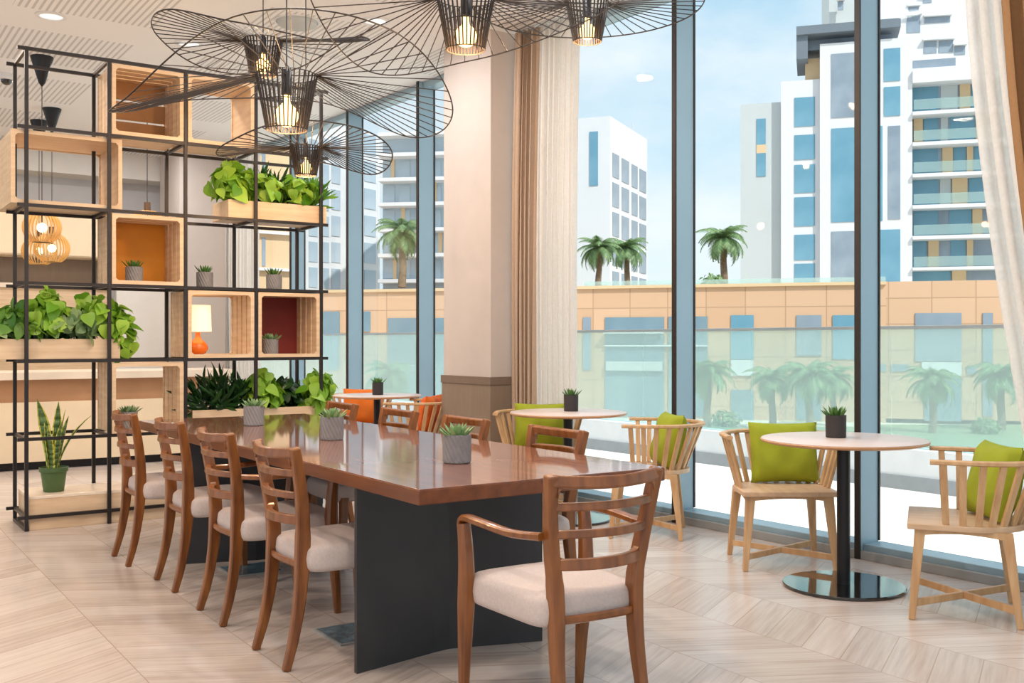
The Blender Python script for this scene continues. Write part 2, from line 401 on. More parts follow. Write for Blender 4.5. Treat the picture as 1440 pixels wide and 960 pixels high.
# column by the glazed wall
cor = flr(690, 480+1800/8.2)
mm = MB(); mm.b2((.0, -.40, 0), (.70, 0, CEIL)); co = struct(mm.build('wall_column', 'column_paint', loc=cor, rz=WALL_ANG, bevel=.004))
mm = MB(); mm.b2((-.012, -.405, 0.0), (.712, .012, .955)); struct(mm.build('trim_2', 'taupe', loc=cor, rz=WALL_ANG))
mm = MB(); mm.b2((-.02, -.41, .90), (.72, .02, .965)); struct(mm.build('trim_3', 'taupe_trim', loc=cor, rz=WALL_ANG, bevel=.003))
# second column in the far corner
mm = MB(); mm.b2((2.15, 10.2, 0), (2.75, 11.1, CEIL)); struct(mm.build('wall_column', 'column_paint', loc=(C0.x, C0.y, 0), rz=TABLE_ANG))

# ------------------------------------------------------------------ dining table
tb = thing('dining_table', 'long wooden dining table with a glossy reddish top on black folded-plate pedestals', 'table', rp(0, 0), TABLE_ANG)
TL, TW = 3.65, 1.114
mm = MB(); mm.b2((0, 0, .697), (TW, TL, .748)); mm.build('table_top', 'table_edge', tb, bevel=.004)
mm = MB(); mm.b2((.003, .003, .748), (TW-.003, TL-.003, .7515)); mm.build('top_veneer', 'table_wood', tb, bevel=.001)
def pedestal(pts, th):
    m = MB(); k = len(pts)
    poly = [(x, y) for x, y in pts] + [(x, y+th) for x, y in reversed(pts)]
    m.prism(poly, 0, .697); return m
pedestal([(0.004, .486), (.38, .556), (.455, .565), (.83, .44)], .022).build('pedestal', 'pedestal', tb)
pedestal([(0.03, 2.765), (.40, 2.64), (.475, 2.635), (.86, 2.76)], .022).build('pedestal', 'pedestal', tb)
for (f, t, lab) in ((.29, 2.42, 'square metal floor box lid under the far half of the long table'), (.24, .98, 'square metal floor box lid beside the near black pedestal')):
    o = thing('floor_box', lab, 'floor box', rp(f, t), TABLE_ANG+R(0), 'floor boxes under the dining table')
    bx('lid', 'fbox', o, (-.13, -.13, 0.0005), (.13, .13, .006), bevel=.001)
    mm = MB()
    for a in ((-.14,-.14,.14,-.13), (-.14,.13,.14,.14), (-.14,-.13,-.13,.13), (.13,-.13,.14,.13)): mm.b2((a[0], a[1], .0005), (a[2], a[3], .008))
    mm.build('rim', 'sill', o)

# ------------------------------------------------------------------ dining chairs
def arc_pts(x0, x1, yend, ymid, z, n=10, zm=None):
    out = []
    for i in range(n+1):
        q = i/n*2-1; x = (x0+x1)/2+(x1-x0)/2*q
        out.append(V((x, yend+(ymid-yend)*(1-q*q), z+((zm-z)*(1-q*q) if zm is not None else 0))))
    return out
def spl(pts, n=6):
    """Catmull-Rom through tuples"""
    P = [V(p) for p in pts]; out = []
    for i in range(len(P)-1):
        a = P[max(i-1, 0)]; b = P[i]; c = P[i+1]; d = P[min(i+2, len(P)-1)]
        for k in range(n):
            t = k/n
            out.append(.5*((2*b)+(c-a)*t+(2*a-5*b+4*c-d)*t*t+(3*b-a-3*c+d)*t*t*t))
    out.append(P[-1]); return out
def seat_cushion(m, fw, rw, y0, y1, zb, zt, bulge=.016):
    nx, ny, nz = 14, 14, 8
    # rounded pillow-like block: superellipse rings stacked
    def outline(sc, n=56):
        pts = []
        for j in range(n):
            a = 2*PI*j/n; c, s = math.cos(a), math.sin(a)
            e = .27
            x = math.copysign(abs(c)**e, c); y = math.copysign(abs(s)**e, s)
            yy = (y0+y1)/2 + (y1-y0)/2*y*sc
            w = rw + (fw-rw)*((yy-y0)/(y1-y0))
            pts.append((x*w/2*sc, yy + (.012*(1-x*x) if y > 0 else -.0)))
        return pts
    rr = .030; ww = .225; lay = []
    for k in range(6):
        a = PI/2*k/5; lay.append((1-(rr*(1-math.sin(a)))/ww, zb+rr*(1-math.cos(a))))
    lay.append((1.012, (zb+zt)/2))
    for k in range(7):
        a = PI/2*k/6; lay.append((1-(rr*1.2*(1-math.cos(a)))/ww, zt-rr+rr*math.sin(a)))
    lay += [(.6, zt+.007), (.35, zt+.010), (.1, zt+.011)]
    n = 56; vs = []; fs = []
    for sc, z in lay:
        for x, y in outline(sc): vs.append((x, y, z))
    for i in range(len(lay)-1):
        for j in range(n): fs.append((i*n+j, i*n+(j+1) % n, (i+1)*n+(j+1) % n, (i+1)*n+j))
    fs.append(tuple(range(n))[::-1]); fs.append(tuple((len(lay)-1)*n+j for j in range(n)))
    m.add(vs, fs)
def make_chair(arms):
    t = thing('dining_armchair' if arms else 'dining_chair', 'x', 'chair', group=None)
    m = MB(); seat_cushion(m, .48, .405, .014, .466, .362, .468); m.build('seat', 'seat', t, smooth=80)
    # rear posts: leg + back post in one
    for s in (-1, 1):
        prof = [(.164, -.060, 0), (.158, -.026, .12), (.153, .0, .27), (.150, .010, .40), (.154, .012, .50), (.170, .004, .60), (.187, -.014, .72), (.201, -.040, .848)]
        pts = spl([(s*a, b, c) for a, b, c in prof], 4)
        secs = []
        for i, p in enumerate(pts):
            z = p.z; w = .0140+.0055*min(1, z/.4); d = .0155+.012*min(1, z/.42)
            if z > .50: w = .0175; d = .027-.008*(z-.5)/.35
            secs.append((w, d))
        m = MB(); m.sweep(pts, secs, up=(0,1,0), n=4); m.build('rear_leg', 'chair_wood', t, smooth=30, bevel=.006)
    mid = arc_pts(-.198, .198, -.036, -.084, .829, 12, .820)
    m = MB(); m.sweep(mid, [(.0155, .0195)]*13, up=(0,.22,1), n=4); m.build('crest_rail', 'chair_wood', t, smooth=30, bevel=.006)
    for s in (-1, 1):       # curved fillets where the rails meet the posts
        for (xc, yc, zc, dz, q) in ((.183, -.040, .812, -1, .034), (.158, .002, .582, 1, .030)):
            m = MB(); prof = [(0, 0), (q, 0), (q*.42, dz*q*.16), (q*.16, dz*q*.42), (0, dz*q)]; n5 = len(prof)
            vs = [(s*(xc-a), yc+dy-.20*a, zc+b) for dy in (-.013, .013) for a, b in prof]
            m.add(vs, [tuple(range(n5)), tuple(range(n5, 2*n5))[::-1]]+[(i, (i+1) % n5, n5+(i+1) % n5, n5+i) for i in range(n5)])
            m.build('corner_fillet', 'chair_wood', t)
    for z, hh in ((.748, .013), (.662, .013), (.566, .018)):
        y = {.748: -.020, .662: -.006, .566: .006}[z]
        m = MB(); xw = {.748: .190, .662: .178, .566: .164}[z]; m.sweep(arc_pts(-xw, xw, y, y-.052, z), (.014, hh), up=(0,.1,1), n=4); m.build('back_slat', 'chair_wood', t, smooth=30, bevel=.004)
    m = MB()
    m.sweep(arc_pts(-.148, .148, .004, -.008, .392, 6), (.009, .012), n=88); m.sweep(arc_pts(-.19, .19, .43, .44, .392, 6), (.009, .012), n=88)
    for s in (-1, 1): m.bar((s*.150, .01, .39), (s*.195, .42, .39), .018, .025)
    m.build('seat_frame', 'chair_wood', t)
    for s in (-1, 1):
        m = MB()
        if arms:
            pts = spl([(s*.238, .455, 0), (s*.240, .440, .2), (s*.243, .425, .36), (s*.244, .42, .45), (s*.245, .425, .56), (s*.247, .435, .635)], 3)
            secs = [(.013+.012*min(1, p.z/.36)-(.004*max(0, (p.z-.42)/.2)), .015+.014*min(1, p.z/.36)-(.008*max(0, (p.z-.42)/.2))) for p in pts]
            m.sweep(pts, secs, up=(0,1,0), n=88); m.build('front_leg', 'chair_wood', t, smooth=35)
            m = MB(); pts = spl([(s*.247, .452, .622), (s*.247, .440, .648), (s*.248, .40, .658), (s*.252, .28, .657), (s*.240, .13, .65), (s*.205, .01, .655)], 5)
            m.sweep(pts, [(.014+.006*math.sin(PI*min(1, i/len(pts)*1.1)), .012) for i in range(len(pts))], n=88); m.build('armrest', 'chair_wood', t, smooth=40)
            m = MB(); m.tube((s*.20, .42, .43), (s*.235, .42, .43), .012); m.build('arm_bolt', 'chair_wood', t)
        else:
            m.bar((s*.226, .436, 0), (s*.212, .418, .39), .026, .028, up=(0,1,0), w2=.044, h2=.046); m.build('front_leg', 'chair_wood', t, bevel=.003)
    return t
DC = make_chair(False); DA = make_chair(True)
DC['group'] = 'side chairs around the long dining table'; DA['group'] = 'armchairs around the long dining table'
Lt = [.83, 1.568, 2.30, 3.04]
used_c = used_a = False
LL = {3: 'wooden side chair left of the long table, farthest one, beside the shelf unit',
      2: 'wooden side chair left of the long table, second from the shelf unit',
      0: 'wooden side chair left of the long table, nearest the black pedestal edge'}
for i in (3, 2, 0):
    place(DC, used_c, rp(-.145 if i != 3 else -.19, Lt[i]), TABLE_ANG-PI/2, LL[i]); used_c = True
place(DA, False, rp(-.145, Lt[1]), TABLE_ANG-PI/2, 'wooden armchair left of the long table, third seat from the shelf unit')
place(DA, True, (.270, 3.215, 0), R(30.5), 'foreground wooden armchair at the near end of the long table, seen from behind')
RL = ['side chair on the window side of the table, nearest the foreground armchair',
      'side chair on the window side of the table, behind the nearest succulent pot',
      'side chair on the table\'s window side, just right of the plain orange cushion',
      'farthest wooden side chair on the window side of the table, beside the leafy planter']
for i, (f, t) in enumerate(((1.145, .81), (1.145, 1.62), (1.145, 2.38), (1.145, 3.18))):
    place(DC, True, rp(f, t), TABLE_ANG+PI/2, RL[i])

# ------------------------------------------------------------------ spindle chairs, round tables, cushions
def make_spindle():
    t = thing('spindle_chair', 'x', 'chair')
    # seat board
    poly = [(-.262, .255), (-.262, .0)] + [( -.262*math.cos(a), -.255*math.sin(a)) for a in [PI/2*k/8 for k in range(1, 8)]] + [(0, -.255)] + [(.262*math.cos(a), -.255*math.sin(a)) for a in [PI/2*k/8 for k in range(7, 0, -1)]] + [(.262, .0), (.262, .255)]
    m = MB(); m.prism(poly, .407, .434); m.build('seat', 'ash_seat', t, bevel=.004)
    m = MB(); poly2 = [(x*.9, y*.9) for x, y in poly]
    # arched apron
    for (a, b) in (((-.225, .215), (.225, .215)), ((-.225, -.15), (.225, -.15)), ((-.228, .21), (-.228, -.15)), ((.228, .21), (.228, -.15))):
        pts = [V((a[0]+(b[0]-a[0])*k/8, a[1]+(b[1]-a[1])*k/8, .394+.008*math.sin(PI*k/8))) for k in range(9)]
        m.sweep(pts, [(.010, .016-.008*math.sin(PI*k/8)) for k in range(9)], n=4)
    m.build('apron', 'ash', t)
    for sx in (-1, 1):
        for sy, yt, yb in ((1, .20, .235), (-1, -.155, -.205)):
            m = MB(); m.bar((sx*.247, yb, 0), (sx*.212, yt, .407), .026, .028, up=(0,1,0), w2=.05, h2=.046); m.build('leg', 'ash', t, bevel=.004)
    m = MB()
    m.bar((-.238, .222, .075), (.236, -.192, .075), .02, .032); m.bar((.238, .222, .076), (-.236, -.192, .076), .02, .032)
    m.build('cross_stretcher', 'ash', t, bevel=.002)
    # rail (U) and spindles
    def top(a):   # a from 0 (left front) to 1 (right front)
        if a < .12: k = a/.12; return V((-.318, .13-.15*k, .719))
        if a > .88: k = (1-a)/.12; return V((.318, .13-.15*k, .719))
        q = (a-.12)/.76*PI; return V((-.318*math.cos(q), -.02-.315*math.sin(q), .719))
    def bot(a):
        if a < .12: k = a/.12; return V((-.243, .115-.13*k, .434))
        if a > .88: k = (1-a)/.12; return V((.243, .115-.13*k, .434))
        q = (a-.12)/.76*PI; return V((-.243*math.cos(q), -.015-.212*math.sin(q), .434))
    pts = [top(k/40) for k in range(41)]; pts[0] += V((0,.03,0)); pts[-1] += V((0,.03,0))
    m = MB(); m.sweep(pts, (.019, .011), n=88); m.build('top_rail', 'ash', t, smooth=40)
    N = 16
    for k in range(N):
        a = .02+.96*k/(N-1); p, q = bot(a), top(a)
        m = MB(); tan = (top(min(1, a+.02))-top(max(0, a-.02))).normalized()
        m.bar(p, q-V((0,0,.004)), .0165, .029, up=tuple(tan)); m.build('spindle', 'ash', t, bevel=.002)
    return t
def make_cushion(mat):
    m = MB(); n = 22; W, H, T = .40, .355, .075
    vs = []; fs = []
    for side in (1, -1):
        for i in range(n+1):
            for j in range(n+1):
                x = i/n*2-1; y = j/n*2-1
                px = x*(1-.055*(1-y*y)); py = y*(1-.055*(1-x*x))
                th = T*((1-x**4)*(1-y**4))**.55
                th *= 1+.05*math.sin(7*x+3*y)+.04*math.sin(5*y-4*x)
                vs.append((px*W/2, side*th, py*H/2+H/2))
    o = (n+1)*(n+1)
    for i in range(n):
        for j in range(n):
            a = i*(n+1)+j; fs.append((a, a+n+1, a+n+2, a+1)); fs.append((o+a, o+a+1, o+a+n+2, o+a+n+1))
    m.add(vs, fs); return m
SP = make_spindle(); SP['group'] = 'spindle-back chairs at the small round tables'
SPOS = [((2.11, 4.75), 158, 'pale wooden spindle chair at the right edge of the picture with green cushion', 'lime', 'C1'),
        ((1.52, 5.80), -91, 'pale wooden spindle chair facing the camera behind the nearest round table', 'lime', 'C2'),
        ((.905, 6.70), 169, 'spindle chair seen from its side, between the two nearer round tables', 'lime', 'C3'),
        ((.205, 7.63), -94, 'spindle chair facing the camera behind the middle round table, by the column', 'lime', 'C4'),
        ((-1.50, 10.05), -94, 'pale wooden spindle chair behind the farthest round table holding the plain orange cushion', 'orange', 'C5'),
        ((-.86, 9.02), 165, 'pale wooden spindle chair half hidden behind the column with the rust-red cushion', 'rust', 'C6')]
for i, (p, a, lab, cu, nm) in enumerate(SPOS):
    place(SP, i > 0, (p[0], p[1], 0), R(a)-PI/2, lab)
CUL = ['lime green cushion cut by the right picture edge on the nearest spindle chair',
       'lime green square cushion facing the camera on the chair behind the nearest round table',
       'lime green cushion seen edge-on through spindles of the chair before the mullion',
       'lime green cushion half hidden behind the middle round table, beside the column',
       'plain orange cushion on the chair behind the farthest round table',
       'rust red and orange cushion partly hidden by the column']
cmats = {'lime': 'lime', 'orange': 'orange_cu', 'rust': 'rust_cu'}
for i, (p, a, lab, cu, nm) in enumerate(SPOS):
    o = make_cushion(None).build('cushion', cmats[cu], smooth=50)
    d = V((math.cos(R(a)), math.sin(R(a)), 0)); q = V((p[0], p[1], .436)) - d*.095
    if i in (0, 2): a = a+20; q = q+d*.02
    if i == 1: q = q+V((.055, 0, 0))
    o.location = q; o.rotation_euler = (R(14), 0, R(a)-PI/2)
    tag(o, CUL[i], 'cushion', 'cushions on the spindle chairs')
def make_round():
    t = thing('round_table', 'x', 'table')
    m = MB(); m.lathe([(.0, .733), (.385, .733), (.41, .741), (.413, .748), (.41, .751)], n=72); m.build('table_edge', 'round_edge', t, smooth=40)
    m = MB(); m.lathe([(.0, .7512), (.408, .7512), (.4085, .754), (.406, .7555), (0, .7555)], n=72); m.build('table_top', 'round_top', t, smooth=40)
    m = MB(); m.lathe([(.033, .016), (.033, .72)], n=24); m.build('column', 'black_metal', t, smooth=40)
    m = MB(); m.lathe([(.0, .722), (.14, .722), (.14, .733), (0, .733)], n=32); m.build('top_plate', 'black_metal', t, smooth=40)
    m = MB(); m.lathe([(0, 0), (.298, 0), (.302, .004), (.302, .013), (.298, .017), (0, .018)], n=72); m.build('base', 'gloss_black', t, smooth=40)
    return t
RT = make_round(); RT['group'] = 'small round tables by the window'
RTP = [(1.69, 5.22), (.395, 7.2), (-1.25, 9.5)]
RTL = ['round pale table on glossy black disc base, nearest to the camera at right', 'middle round pale table, in front of the tan curtain',
       'farthest round pale table, small, in front of the windows left of the column']
for i, p in enumerate(RTP): place(RT, i > 0, (p[0], p[1], 0), 0, RTL[i])

# ------------------------------------------------------------------ succulent pots
rnd = random.Random(5)
def rosette(m, n, r, h, z0, w, rg, outward=.9):
    for k in range(n):
        fr = k/n; a = k*2.39996+rg.uniform(-.15, .15)
        tilt = fr*outward+.12                      # inner upright, outer leaning
        L = r*(.75+.35*rg.random())*(.75+.4*fr)
        d = V((math.cos(a), math.sin(a), 0)); b = d*(r*.12*fr*3) + V((0,0,z0))
        dirv = (d*math.sin(tilt)+V((0,0,math.cos(tilt)))).normalized(); side = d.cross(V((0,0,1))).normalized(); nn = side.cross(dirv).normalized()
        p0 = b; p1 = b+dirv*L*.45; p2 = b+dirv*L*.75+V((0,0,.004)); p3 = b+dirv*L+V((0,0,.008))
        ws = (w*.55, w, w*.75)
        vs = []
        for p, ww in zip((p0, p1, p2), ws):
            vs += [p-side*ww, p+nn*ww*.55, p+side*ww, p-nn*ww*.5]
        vs.append(p3)
        fs = []
        for i in range(2):
            for j in range(4): fs.append((i*4+j, i*4+(j+1) % 4, (i+1)*4+(j+1) % 4, (i+1)*4+j))
        for j in range(4): fs.append((8+j, 8+(j+1) % 4, 12))
        m.add(vs, fs)
def make_pot(kind, pr, ph, pmat, seed, n, rr, w, smat, outward=.95, ridge=True):
    t = thing('succulent_pot', 'x', 'potted plant')
    def rf(r, a, z): return r + (.0024*math.sin(18*a+150*z) if ridge and .004 < z < ph-.004 and r > pr*.93 else 0)
    nz = 14; prof = [(0, 0), (pr*.94, 0), (pr*.98, .003)] + [(pr*(.98+.02*k/nz), .006+(ph-.012)*k/nz) for k in range(nz+1)] + [(pr, ph), (pr-.005, ph+.001), (pr-.008, ph-.002), (pr-.009, ph-.02)]
    m = MB(); m.lathe(prof, n=132 if ridge else 40, rfun=rf if ridge else None); m.build('pot', pmat, t, smooth=50)
    m = MB(); m.lathe([(0, ph-.014), (pr-.009, ph-.014)], n=24); m.build('soil', 'soil', t)
    m = MB(); rg = random.Random(seed); rosette(m, n, rr, .05, ph-.016, w, rg, outward); m.build('succulent', smat, t, smooth=60)
    return t
PA = make_pot('a', .058, .115, 'pot_grey', 3, 34, .068, .011, 'succ_pale', 1.05)
PB = make_pot('b', .058, .11, 'pot_grey', 8, 26, .072, .008, 'succ_green', .75)
PD = make_pot('d', .052, .115, 'pot_dark', 9, 26, .07, .009, 'succ_green', .95, ridge=False)
for q in (PA, PB, PD): q['group'] = 'small succulent pots'
place(PA, False, flr(642.5, 480+720/4.24*1.0, .7525), 0, 'grey textured pot of pale succulent on the long table, nearest of its three pots')
o = PA
def pot(proto, first, loc, lab, rz=0): return place(proto, not first, loc, rz, lab)
pot(PA, False, flr(467, 480+1440*.4985/5.22, .7525), 'grey textured pot of pale succulent on the long table, middle of its three pots', .7)
pot(PA, False, flr(357, 480+1440*.4985/6.1, .7525), 'grey textured pot of pale succulent on the long table, the one nearest the shelf unit', 1.9)
pot(PD, True, V((1.67, 5.28, .756)), 'black pot of green succulent on the nearest round table')
pot(PD, False, V((.42, 7.28, .756)), 'dark pot of green succulent on the middle round table', .8)
pot(PD, False, V((-1.245, 9.5, .756)), 'dark pot of green succulent on the farthest round table', 1.6)

# ------------------------------------------------------------------ the steel shelf unit
SF0, ST0, SD = -.539, 4.347, .48
SPC = .52
lev = [.09+.515*k for k in range(7)]
sh = thing('shelving_unit', 'tall open grid of slim black steel tubes dividing the room, holding crates and planters', 'shelf', rp(SF0, ST0), TABLE_ANG)
tw = .024
for i in range(5):
    for j, y in enumerate((0, SD)):
        top = lev[6]
        bx('post', 'shelf_metal', sh, (i*SPC-tw/2, y-tw/2, 0), (i*SPC+tw/2, y+tw/2, top+tw/2), bevel=.002)
for k, h in enumerate(lev):
    for y in (0, SD):
        bx('long_rail', 'shelf_metal', sh, (-.055, y-tw/2+.001, h-tw/2+.001), (4*SPC+.055, y+tw/2-.001, h+tw/2-.001))
    for i in range(5):
        bx('cross_rail', 'shelf_metal', sh, (i*SPC-tw/2+.002, tw/2, h-tw/2+.002), (i*SPC+tw/2-.002, SD-tw/2, h+tw/2-.002))
bx('foot_rail', 'shelf_metal', sh, (-tw/2, tw/2, 0), (tw/2, SD-tw/2, tw))
def crate(col, k, lab, back=None, w=None, x0=None, hh=None, dep=.44, insidef=None, solidsides=False):
    x0 = col*SPC+tw/2+.004 if x0 is None else x0
    w = SPC-tw-.008 if w is None else w
    z0 = lev[k]+tw/2; hh = .515-tw-.006 if hh is None else hh
    y0 = tw/2+.004 if (w < SPC) else tw/2+.006
    p = rp(SF0+x0, ST0+(-tw/2 if w < SPC else y0), z0)
    t = thing('wooden_crate', lab, 'crate', p, TABLE_ANG, 'pale wooden crates in the shelf unit')
    b = .026; th = .016
    for nm, yy in (('front_frame', 0), ('back_frame', dep-.02)):
        m = MB(); m.b2((0, yy, 0), (w, yy+.02, b)); m.b2((0, yy, hh-b), (w, yy+.02, hh)); m.b2((0, yy, b), (b, yy+.02, hh-b)); m.b2((w-b, yy, b), (w, yy+.02, hh-b))
        for (cx, cz) in ((b, b), (w-b, b), (b, hh-b), (w-b, hh-b)):
            sx = 1 if cx < w/2 else -1; sz = 1 if cz < hh/2 else -1
            tri = [(cx, cz), (cx+sx*.017, cz), (cx, cz+sz*.017)]
            m.add([(a, yy, c) for a, c in tri]+[(a, yy+.02, c) for a, c in tri], [(0,1,2),(5,4,3),(0,3,4,1),(1,4,5,2),(2,5,3,0)])
        m.build(nm, 'pale_wood', t)
    ns = 4; y1, y2 = .02, dep-.02; gap = .0 if solidsides else .02
    for nm, xa in (('left_side', .003), ('right_side', w-.003-th)):
        m = MB(); L = (y2-y1-gap*(ns-1))/ns
        for q in range(ns): m.b2((xa, y1+q*(L+gap), .004), (xa+th, y1+q*(L+gap)+L, hh-.004))
        m.build(nm, 'pale_wood', t)
    for nm, za in (('bottom_boards', .003), ('top_boards', hh-.003-th)):
        m = MB(); g2 = gap if nm[0] == 't' else 0; L = (y2-y1-g2*(ns-1))/ns
        for q in range(ns): m.b2((th+.003, y1+q*(L+g2), za), (w-th-.003, y1+q*(L+g2)+L, za+th))
        m.build(nm, 'pale_wood_x', t)
    if back == 'slats':
        m = MB()
        for q in range(3): m.b2((th+.004, y2-.012, .045+q*.145), (w-th-.004, y2, .045+q*.145+.13))
        m.build('back_slats', 'brown_panel', t)
    elif back: bx('back_panel', back, t, (th+.004, y2-.010, th+.004), (w-th-.004, y2, hh-th-.004))
    return t, x0, z0, w, hh, th
crate(1, 5, 'slatted pale crate with slatted brown back, top row of the shelf unit at left', 'slats')
crate(2, 5, 'open-backed pale crate in the top row of the shelf unit, behind the largest pendant', None, solidsides=True)
crate(0, 4, 'long open-backed pale crate jutting out left in the second row, in front of grey wall', None, w=.70, x0=-.09, dep=.60, solidsides=True)
crate(1, 3, 'pale crate with a bright ochre back panel holding one succulent', 'ochre')
crate(2, 2, 'open pale crate holding the lit orange table lamp', None)
crate(3, 2, 'pale crate with a dark red back panel holding one succulent', 'red')
crate(1, 1, 'open pale crate low in the shelf unit, above the farthest dining chairs', None)
# plinth
o = thing('plinth_box', 'low pale wooden plinth on the floor inside the shelf unit under the snake plant', 'plinth', rp(SF0, ST0), TABLE_ANG)
bx('front_board', 'pale_wood_x', o, (.02, .016, .0), (1.54, .036, .205), bevel=.002)
bx('box', 'pale_wood_x', o, (.02, .036, 0.0), (1.54, .455, .205))
bx('top_board', 'counter_top', o, (.018, .014, .205), (1.542, .457, .225), bevel=.002)
def shp(x, y, h): return rp(SF0+x, ST0+y, h)
zc = lev[3]+tw/2
pot(PB, True, shp(.52+.20, .14, lev[3]+tw/2+.0205), 'grey pot of green succulent inside the ochre-backed crate')
zt2 = lev[2]+tw/2+.515-tw-.006
pot(PB, False, shp(.52*2+.17, .10, lev[3]+tw/2), 'grey pot of green succulent standing on the crate with the lit lamp', .5)
pot(PB, False, shp(.52*3+.18, .10, lev[3]+tw/2), 'grey pot of green succulent standing on the crate with the dark red back', 1.1)
pot(PA, False, shp(.52*3+.17, .15, lev[2]+tw/2+.0205), 'grey pot of pale succulent inside the dark red-backed crate', 2.1)
pot(PA, False, shp(.52+.17, .17, lev[1]+tw/2+.0205), 'grey pot of succulent in the low open crate behind the dining chairs', 2.9)
# small boards that carry the two pots at level 3
bx('carrier_board', 'shelf_metal', sh, (.52*2+.014, .014, lev[3]-.011), (.52*4-.014, SD-.014, lev[3]+tw/2-.001))

# table lamp in crate
o = thing('table_lamp', 'small lit table lamp with orange gourd base and drum shade', 'lamp', shp(.52*2+.15, .2, lev[2]+tw/2+.0205), 0)
m = MB(); m.lathe([(0, 0), (.035, 0), (.058, .012), (.074, .042), (.074, .062), (.055, .092), (.028, .115), (.019, .135), (.017, .16), (.02, .166), (0, .168)], n=36); m.build('base', 'orange_cer', o, smooth=60)
m = MB(); m.lathe([(.009, .165), (.009, .235)], n=12); m.build('stem', 'white_plastic', o)
m = MB(); m.lathe([(.098, .172), (.092, .365), (.088, .365), (.094, .172), (.098, .172)], n=48); m.build('lamp_shade', 'lampshade', o, smooth=40)
m = MB(); m.lathe([(0, .225), (.022, .24), (.026, .262), (.018, .285), (0, .292)], n=16); m.build('bulb', 'bulb_soft', o, smooth=60)

# ------------------------------------------------------------------ foliage
def leaf(m, base, dirv, up, L, w, kind='heart', fold=.25, droop=.25):
    dirv = dirv.normalized(); side = dirv.cross(up)
    if side.length < 1e-3: side = dirv.cross(V((1,0,0)))
    side.normalize(); n = side.cross(dirv).normalized()
    if kind == 'heart': prof = [(0, .12), (-.04, .6), (.14, .98), (.32, 1), (.55, .82), (.78, .45), (1, 0)]
    elif kind == 'oval': prof = [(0, .05), (.15, .6), (.4, 1), (.65, .95), (.88, .5), (1, 0)]
    else: prof = [(0, .25), (.3, .9), (.55, 1), (.8, .6), (1, 0)]
    vs = []; fs = []
    for i, (t, q) in enumerate(prof):
        c = base+dirv*(t*L)-n*(droop*L*t*t)
        vs += [c-side*(q*w/2)+n*(fold*q*w/2), c-n*0.0, c+side*(q*w/2)+n*(fold*q*w/2)]
    k = len(prof)
    for i in range(k-1):
        a = i*3; fs += [(a, a+1, a+4, a+3), (a+1, a+2, a+5, a+4)]
    m.add(vs, fs)
def clump(m, rg, n, c, rad, L, w, kind='heart', toward=None, stems=None, low=-.3):
    """leaves on an ellipsoidal crown, pointing out and hanging"""
    c = V(c)
    for _ in range(n):
        while True:
            d = V((rg.uniform(-1,1), rg.uniform(-1,1), rg.uniform(low,1)))
            if .05 < d.length < 1: break
        rr = rg.uniform(.45, 1.0); d2 = d.normalized()
        p = c+V((d2.x*rad[0], d2.y*rad[1], d2.z*rad[2]))*rr
        out = V((d2.x*.55, d2.y*.55, -.75)) + V((rg.uniform(-.7,.7), rg.uniform(-.5,.5), rg.uniform(-.35,.8)))
        up = d2+V((rg.uniform(-.5,.5), rg.uniform(-.5,.5), .45))
        p = p - out.normalized()*L*.4
        s = rg.uniform(.7, 1.2)
        leaf(m, p, out, up, L*s, w*s, kind, droop=rg.uniform(.1,.45))
def spiky(m, rg, n, c, L, w, spread=.9):
    c = V(c)
    for _ in range(n):
        a = rg.uniform(0, 2*PI); t = rg.uniform(.1, spread)
        d = V((math.cos(a)*math.sin(t), math.sin(a)*math.sin(t), math.cos(t)))
        b = c+V((rg.uniform(-.03,.03), rg.uniform(-.03,.03), 0))
        leaf(m, b+d*rg.uniform(0,.12), d, V((-d.y, d.x, .2)), L*rg.uniform(.6, 1.1), w, 'blade', droop=.25)
def stems(m, rg, n, c, rad, r=.0025):
    c = V(c)
    for _ in range(n):
        a = rg.uniform(0, 2*PI); e = rg.uniform(.4, 1)
        q = c+V((math.cos(a)*rad[0]*e, math.sin(a)*rad[1]*e, rad[2]*rg.uniform(.3, .9)))
        b = c+V((rg.uniform(-.03,.03), rg.uniform(-.03,.03), -.06))
        m.sweep([b, (b+q)/2+V((0,0,.03)), q], (r, r), n=5)
def planter(x0, x1, z0, hh, y0, y1, lab):
    t = thing('planter_box', lab, 'planter', shp(x0, y0, z0), TABLE_ANG, 'planters in the shelf unit')
    w = x1-x0; d = y1-y0; th = .016
    m = MB(); m.b2((0, 0, 0), (w, th, hh)); m.b2((0, d-th, 0), (w, d, hh)); m.b2((0, th, 0), (th, d-th, hh)); m.b2((w-th, th, 0), (w, d-th, hh)); m.b2((th, th, 0), (w-th, d-th, .02))
    m.build('box', 'pale_wood_x', t, bevel=.002)
    bx('soil', 'soil', t, (th, th, hh-.05), (w-th, d-th, hh-.018)); return t, w, d
rg = random.Random(11)
# upper right planter: heart leaves + dark fern-like
t, w, d = planter(1.363, 2.14, lev[4]+tw/2, .135, .03, .40, 'pale planter of heart-leaved greenery high at the right end of the shelf unit')
m = MB(); clump(m, rg, 95, (.08, .12, .24), (.19, .17, .17), .11, .105); m.build('heart_leaf_plant', 'leaf_bright', t, smooth=80)
m = MB(); clump(m, rg, 75, (.33, .10, .22), (.17, .14, .15), .095, .09); m.build('heart_leaf_plant', 'leaf_bright', t, smooth=80)
m = MB(); clump(m, rg, 62, (.58, .10, .22), (.14, .13, .15), .10, .095); m.build('heart_leaf_plant', 'leaf_bright', t, smooth=80)
m = MB(); spiky(m, rg, 60, (.40, .16, .20), .15, .022, 1.6); spiky(m, rg, 60, (.30, .2, .22), .15, .022, 1.5); spiky(m, rg, 60, (.48, .18, .18), .14, .022, 1.6); m.build('spiky_plant', 'leaf_dark', t)
